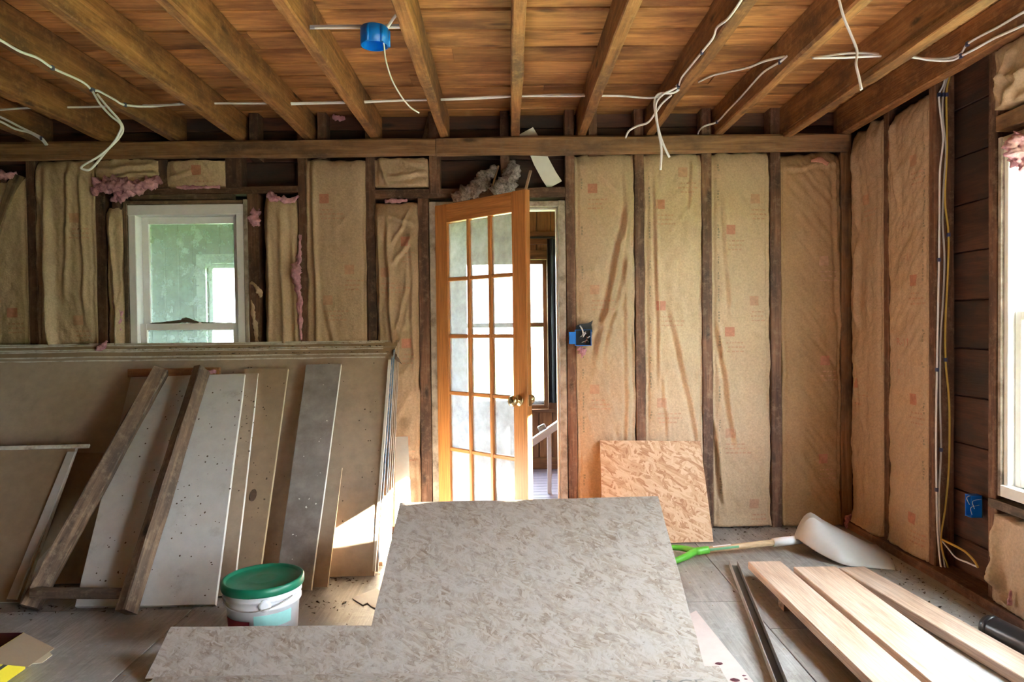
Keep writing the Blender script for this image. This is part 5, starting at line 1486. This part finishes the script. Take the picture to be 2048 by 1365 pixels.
# ================================================================== YELLOW BOX
bx1, by0, by1, bh = -1.77, 2.28, 2.5, 0.135
bx0 = bx1 - 0.3
yb_ = tag(empty('cardboard_box', ((bx0 + bx1) / 2, (by0 + by1) / 2, 0)), 'yellow printed cardboard box with an open flap at the lower left edge', 'box')
box('box_side', bx1 - 0.003, bx1, by0, by1, 0.001, bh, 'box_yellow', yb_, ch=0.0005)
box('box_side', bx0, bx0 + 0.003, by0, by1, 0.001, bh, 'box_yellow', yb_, ch=0.0005)
box('box_side', bx0 + 0.003, bx1 - 0.003, by1 - 0.003, by1, 0.001, bh, 'box_maroon', yb_, ch=0.0005)
box('box_side', bx0 + 0.003, bx1 - 0.003, by0, by0 + 0.003, 0.001, bh, 'box_maroon', yb_, ch=0.0005)
box('box_bottom', bx0 + 0.003, bx1 - 0.003, by0 + 0.003, by1 - 0.003, 0.001, 0.004, 'card', yb_, ch=0.0005)
fa, fb = Vector((bx1, by0 + 0.002, bh)), Vector((bx1, by1 - 0.002, bh))
od = Vector((0.175, -0.05, -0.012))
vs = [fa, fb, fb + od + Vector((0, -0.05, 0)), fa + od + Vector((-0.0, 0.035, 0))]
vs += [v - Vector((0, 0, 0.002)) for v in vs]
pymesh('flap', vs, [(0, 3, 2, 1), (4, 5, 6, 7), (0, 1, 5, 4), (1, 2, 6, 5), (2, 3, 7, 6), (3, 0, 4, 7)], 'card', yb_)
e0, e1 = vs[3], vs[2]
t0, t1_ = e0.lerp(e1, 0.15), e0.lerp(e1, 0.8)
ev = [t0, t1_, t1_ + Vector((0.022, -0.018, -0.003)), t0 + Vector((0.024, 0.012, -0.003))]
ev += [v - Vector((0, 0, 0.002)) for v in ev]
pymesh('flap_tongue', ev, [(0, 3, 2, 1), (4, 5, 6, 7), (1, 2, 6, 5), (2, 3, 7, 6), (3, 0, 4, 7)], 'card_light', yb_)
for (y0, y1, z0, z1, mt) in ((by0 + 0.02, by0 + 0.14, 0.085, 0.108, 'ink_red'), (by0 + 0.03, by0 + 0.15, 0.058, 0.07, 'ink_black'), (by0 + 0.01, by0 + 0.05, 0.012, 0.1, 'label_white'), (by0, by0 + 0.02, 0.004, 0.12, 'box_maroon')):
    box('printed_patch', bx1, bx1 + 0.0008, y0, y1, z0, z1, mt, yb_, ch=0.0001)

# ================================================================== BEYOND THE DOOR
# dark curtain at the porch window
vs, fs = [], []
cx0, cx1 = P(1096, 600, Y=YF - 0.08).x, P(1122, 600, Y=YF - 0.08).x
z0c, z1c = P(1105, 806, Y=YF - 0.08).z, P(1105, 478, Y=YF - 0.08).z
nc = 40
for k in range(nc + 1):
    f = k / nc
    for zc_ in range(9):
        g = zc_ / 8
        vs.append((cx0 + (cx1 + 0.12 - cx0) * f, YF - 0.09 + 0.025 * math.sin(f * 28) + 0.01 * nz(f * 9, g * 3), z0c + (z1c - z0c) * g))
for k in range(nc):
    for j in range(8):
        q = k * 9 + j
        fs.append((q, q + 9, q + 10, q + 1))
cu = pymesh('curtain_cloth', vs, fs, 'curtain', None, True)
cr = tag(empty('curtain', (cx0, YF - 0.09, z0c)), 'dark curtain hanging beside the porch window beyond the doorway', 'curtain')
attach(cu, cr)
md = cu.modifiers.new('thickness', 'SOLIDIFY'); md.thickness = 0.003
tube('curtain_rod', [(W3[0] - 0.1, YF - 0.09, z1c + 0.012), (cx1 + 0.2, YF - 0.09, z1c + 0.012)], 0.009, 'black_rubber', cr, n=1, sides=12)
# white rail slanting up behind the door
rl = tag(empty('slanting_rail', P(1062, 890, Y=5.0)), 'white slanting rail with a clamp in the porch beyond the doorway', 'rail')
beam('rail_bar', P(1040, 902, Y=5.0), P(1150, 826, Y=5.05), 0.05, 0.05, 'white_paint', rl, seg=2)
rp = P(1098, 868, Y=5.04)
beam('rail_post', rp, (rp.x, rp.y, 0.001), 0.03, 0.03, 'white_paint', rl, up=(0, 1, 0))
lathe('clamp', [(0.018, -0.03), (0.022, -0.02), (0.022, 0.02), (0.018, 0.03)], P(1084, 856, Y=4.98), 'galvanised', rl, seg=14, axis=(1, 0, 0.5))

# ================================================================== DEBRIS
def debris(name, label, n, place, smin, smax, mat, seed, parent=None, cat='debris'):
    rr = random.Random(seed)
    vs, fs = [], []
    for _ in range(n):
        c = place(rr)
        if c is None: continue
        s = rr.uniform(smin, smax) * (0.5 + rr.random())
        q = len(vs)
        for k in range(4): vs.append(c + Vector((rr.uniform(-s, s), rr.uniform(-s, s), rr.uniform(0, s * 0.7) if k else 0)))
        fs += [(q, q + 1, q + 2), (q, q + 2, q + 3), (q, q + 3, q + 1), (q + 1, q + 3, q + 2)]
    o = pymesh(name, vs, fs, mat, parent)
    if parent is None: tag(o, label, cat, kind='stuff')
    else: o['kind'] = 'stuff'
    return o
debris('floor_crumbs', 'pale sawdust and crumbs scattered over the floor', 900, lambda r: Vector((r.uniform(-2.4, 1.95), 4.1 - 2.0 * r.random() ** 1.4, 0.001)), 0.002, 0.006, 'sawdust', 1)
debris('floor_dirt', 'dark dirt and splinters along the foot of the walls', 700,
       lambda r: Vector((r.uniform(-2.3, 1.95), 2.9 + 0.5 * r.random(), 0.001)) if r.random() < 0.3 else (Vector((r.uniform(1.1, 1.98), D - 0.25 * r.random() ** 2, 0.001)) if r.random() < 0.4 else Vector((1.98 - 0.2 * r.random() ** 2, r.uniform(2.3, 4.05), 0.001))), 0.003, 0.009, 'rubble_dark', 2)
debris('panel_foot_rubble', 'rubble heaped along the foot of the leaning drywall', 420, lambda r: Vector((r.uniform(-2.2, -0.68), 3.38 - 0.1 * r.random() ** 2 - (0.3 if r.random() < 0.4 else 0), 0.001)), 0.003, 0.01, 'rubble_dark', 3)
for i, s in enumerate(sheets):
    (yb, yt, x1, mt, yaw, lab) = SH[i]
    z = math.sqrt(1.22 ** 2 - (yt - yb) ** 2)
    debris('dust_crust', '', 130 + 60 * (i % 3), lambda r: Vector((r.uniform(-2.9, -0.68), yt + 0.006 + r.uniform(-0.003, 0.006), z + 0.001 - 0.003)), 0.003, 0.009, 'rubble_dark' if i % 2 else 'sawdust', 20 + i, parent=s)
tag(fluff('wool_tuft', [P(190, 706, Y=4.0), P(205, 696, Y=4.02), P(214, 682, Y=4.02)], [0.012, 0.02, 0.004], 'pink_fibre', None, 41.0), 'pink wool tuft on top of the drywall stack below the window', 'insulation')
tag(fluff('wool_tuft', [P(384, 742, Y=3.79), P(405, 746, Y=3.79), P(432, 744, Y=3.79)], [0.01, 0.014, 0.01], 'pink_fibre', None, 42.0), 'pink wool tuft on top of the pale leaning panel', 'insulation')
# spatter on the pale panels
def spatter(o, n, seed, w, h, mat='rubble_dark'):
    rr = random.Random(seed)
    m3 = o.rotation_euler.to_matrix()
    vs, fs = [], []
    for _ in range(n):
        c = o.location + m3 @ Vector((rr.uniform(0.03, w), rr.uniform(0.03, h) ** 1.0, 0.001))
        s = rr.uniform(0.0015, 0.006)
        q = len(vs)
        for k in range(5): vs.append(c + m3 @ Vector((s * rr.uniform(0.5, 1.2) * math.cos(k * 1.2566), s * rr.uniform(0.5, 1.2) * math.sin(k * 1.2566), 0.0)))
        fs.append(tuple(range(q, q + 5)))
    sp = pymesh('dirt_spatter', vs, fs, mat, o)
    sp['kind'] = 'stuff'
spatter(t1, 150, 1, 0.6, 1.15); spatter(t2, 12, 2, 0.1, 1.1); spatter(t3, 26, 3, 0.14, 1.1); spatter(t4, 20, 4, 0.15, 1.1, 'gypsum_clean')
rr = random.Random(8)
vs, fs = [], []
p0, nn = front_of(sheets[0])
m3 = sheets[0].rotation_euler.to_matrix()
for _ in range(110):
    c = p0 + m3 @ Vector((rr.uniform(1.3, 2.43), rr.uniform(0.05, 1.18), 0.001)); s = rr.uniform(0.002, 0.0055); q = len(vs)
    for k in range(5): vs.append(c + m3 @ Vector((s * math.cos(k * 1.2566) * rr.uniform(0.5, 1.1), s * math.sin(k * 1.2566) * rr.uniform(0.5, 1.1), 0)))
    fs.append(tuple(range(q, q + 5)))
pymesh('dirt_spatter', vs, fs, 'rubble_dark', sheets[0])['kind'] = 'stuff'
# white paper scrap on the floor
q = [P(px, py, Z=0.003) for px, py in ((704, 1198), (752, 1178), (770, 1190), (765, 1222), (742, 1214), (735, 1207), (726, 1211))]
vs = q + [v + Vector((0, 0, 0.002)) for v in q]
tag(pymesh('paper_scrap', vs, [tuple(range(7, 14))] + [(k, (k + 1) % 7, (k + 1) % 7 + 7, k + 7) for k in range(7)], 'paper_white'), 'torn white paper scrap on the floor left of the tilted board', 'paper')
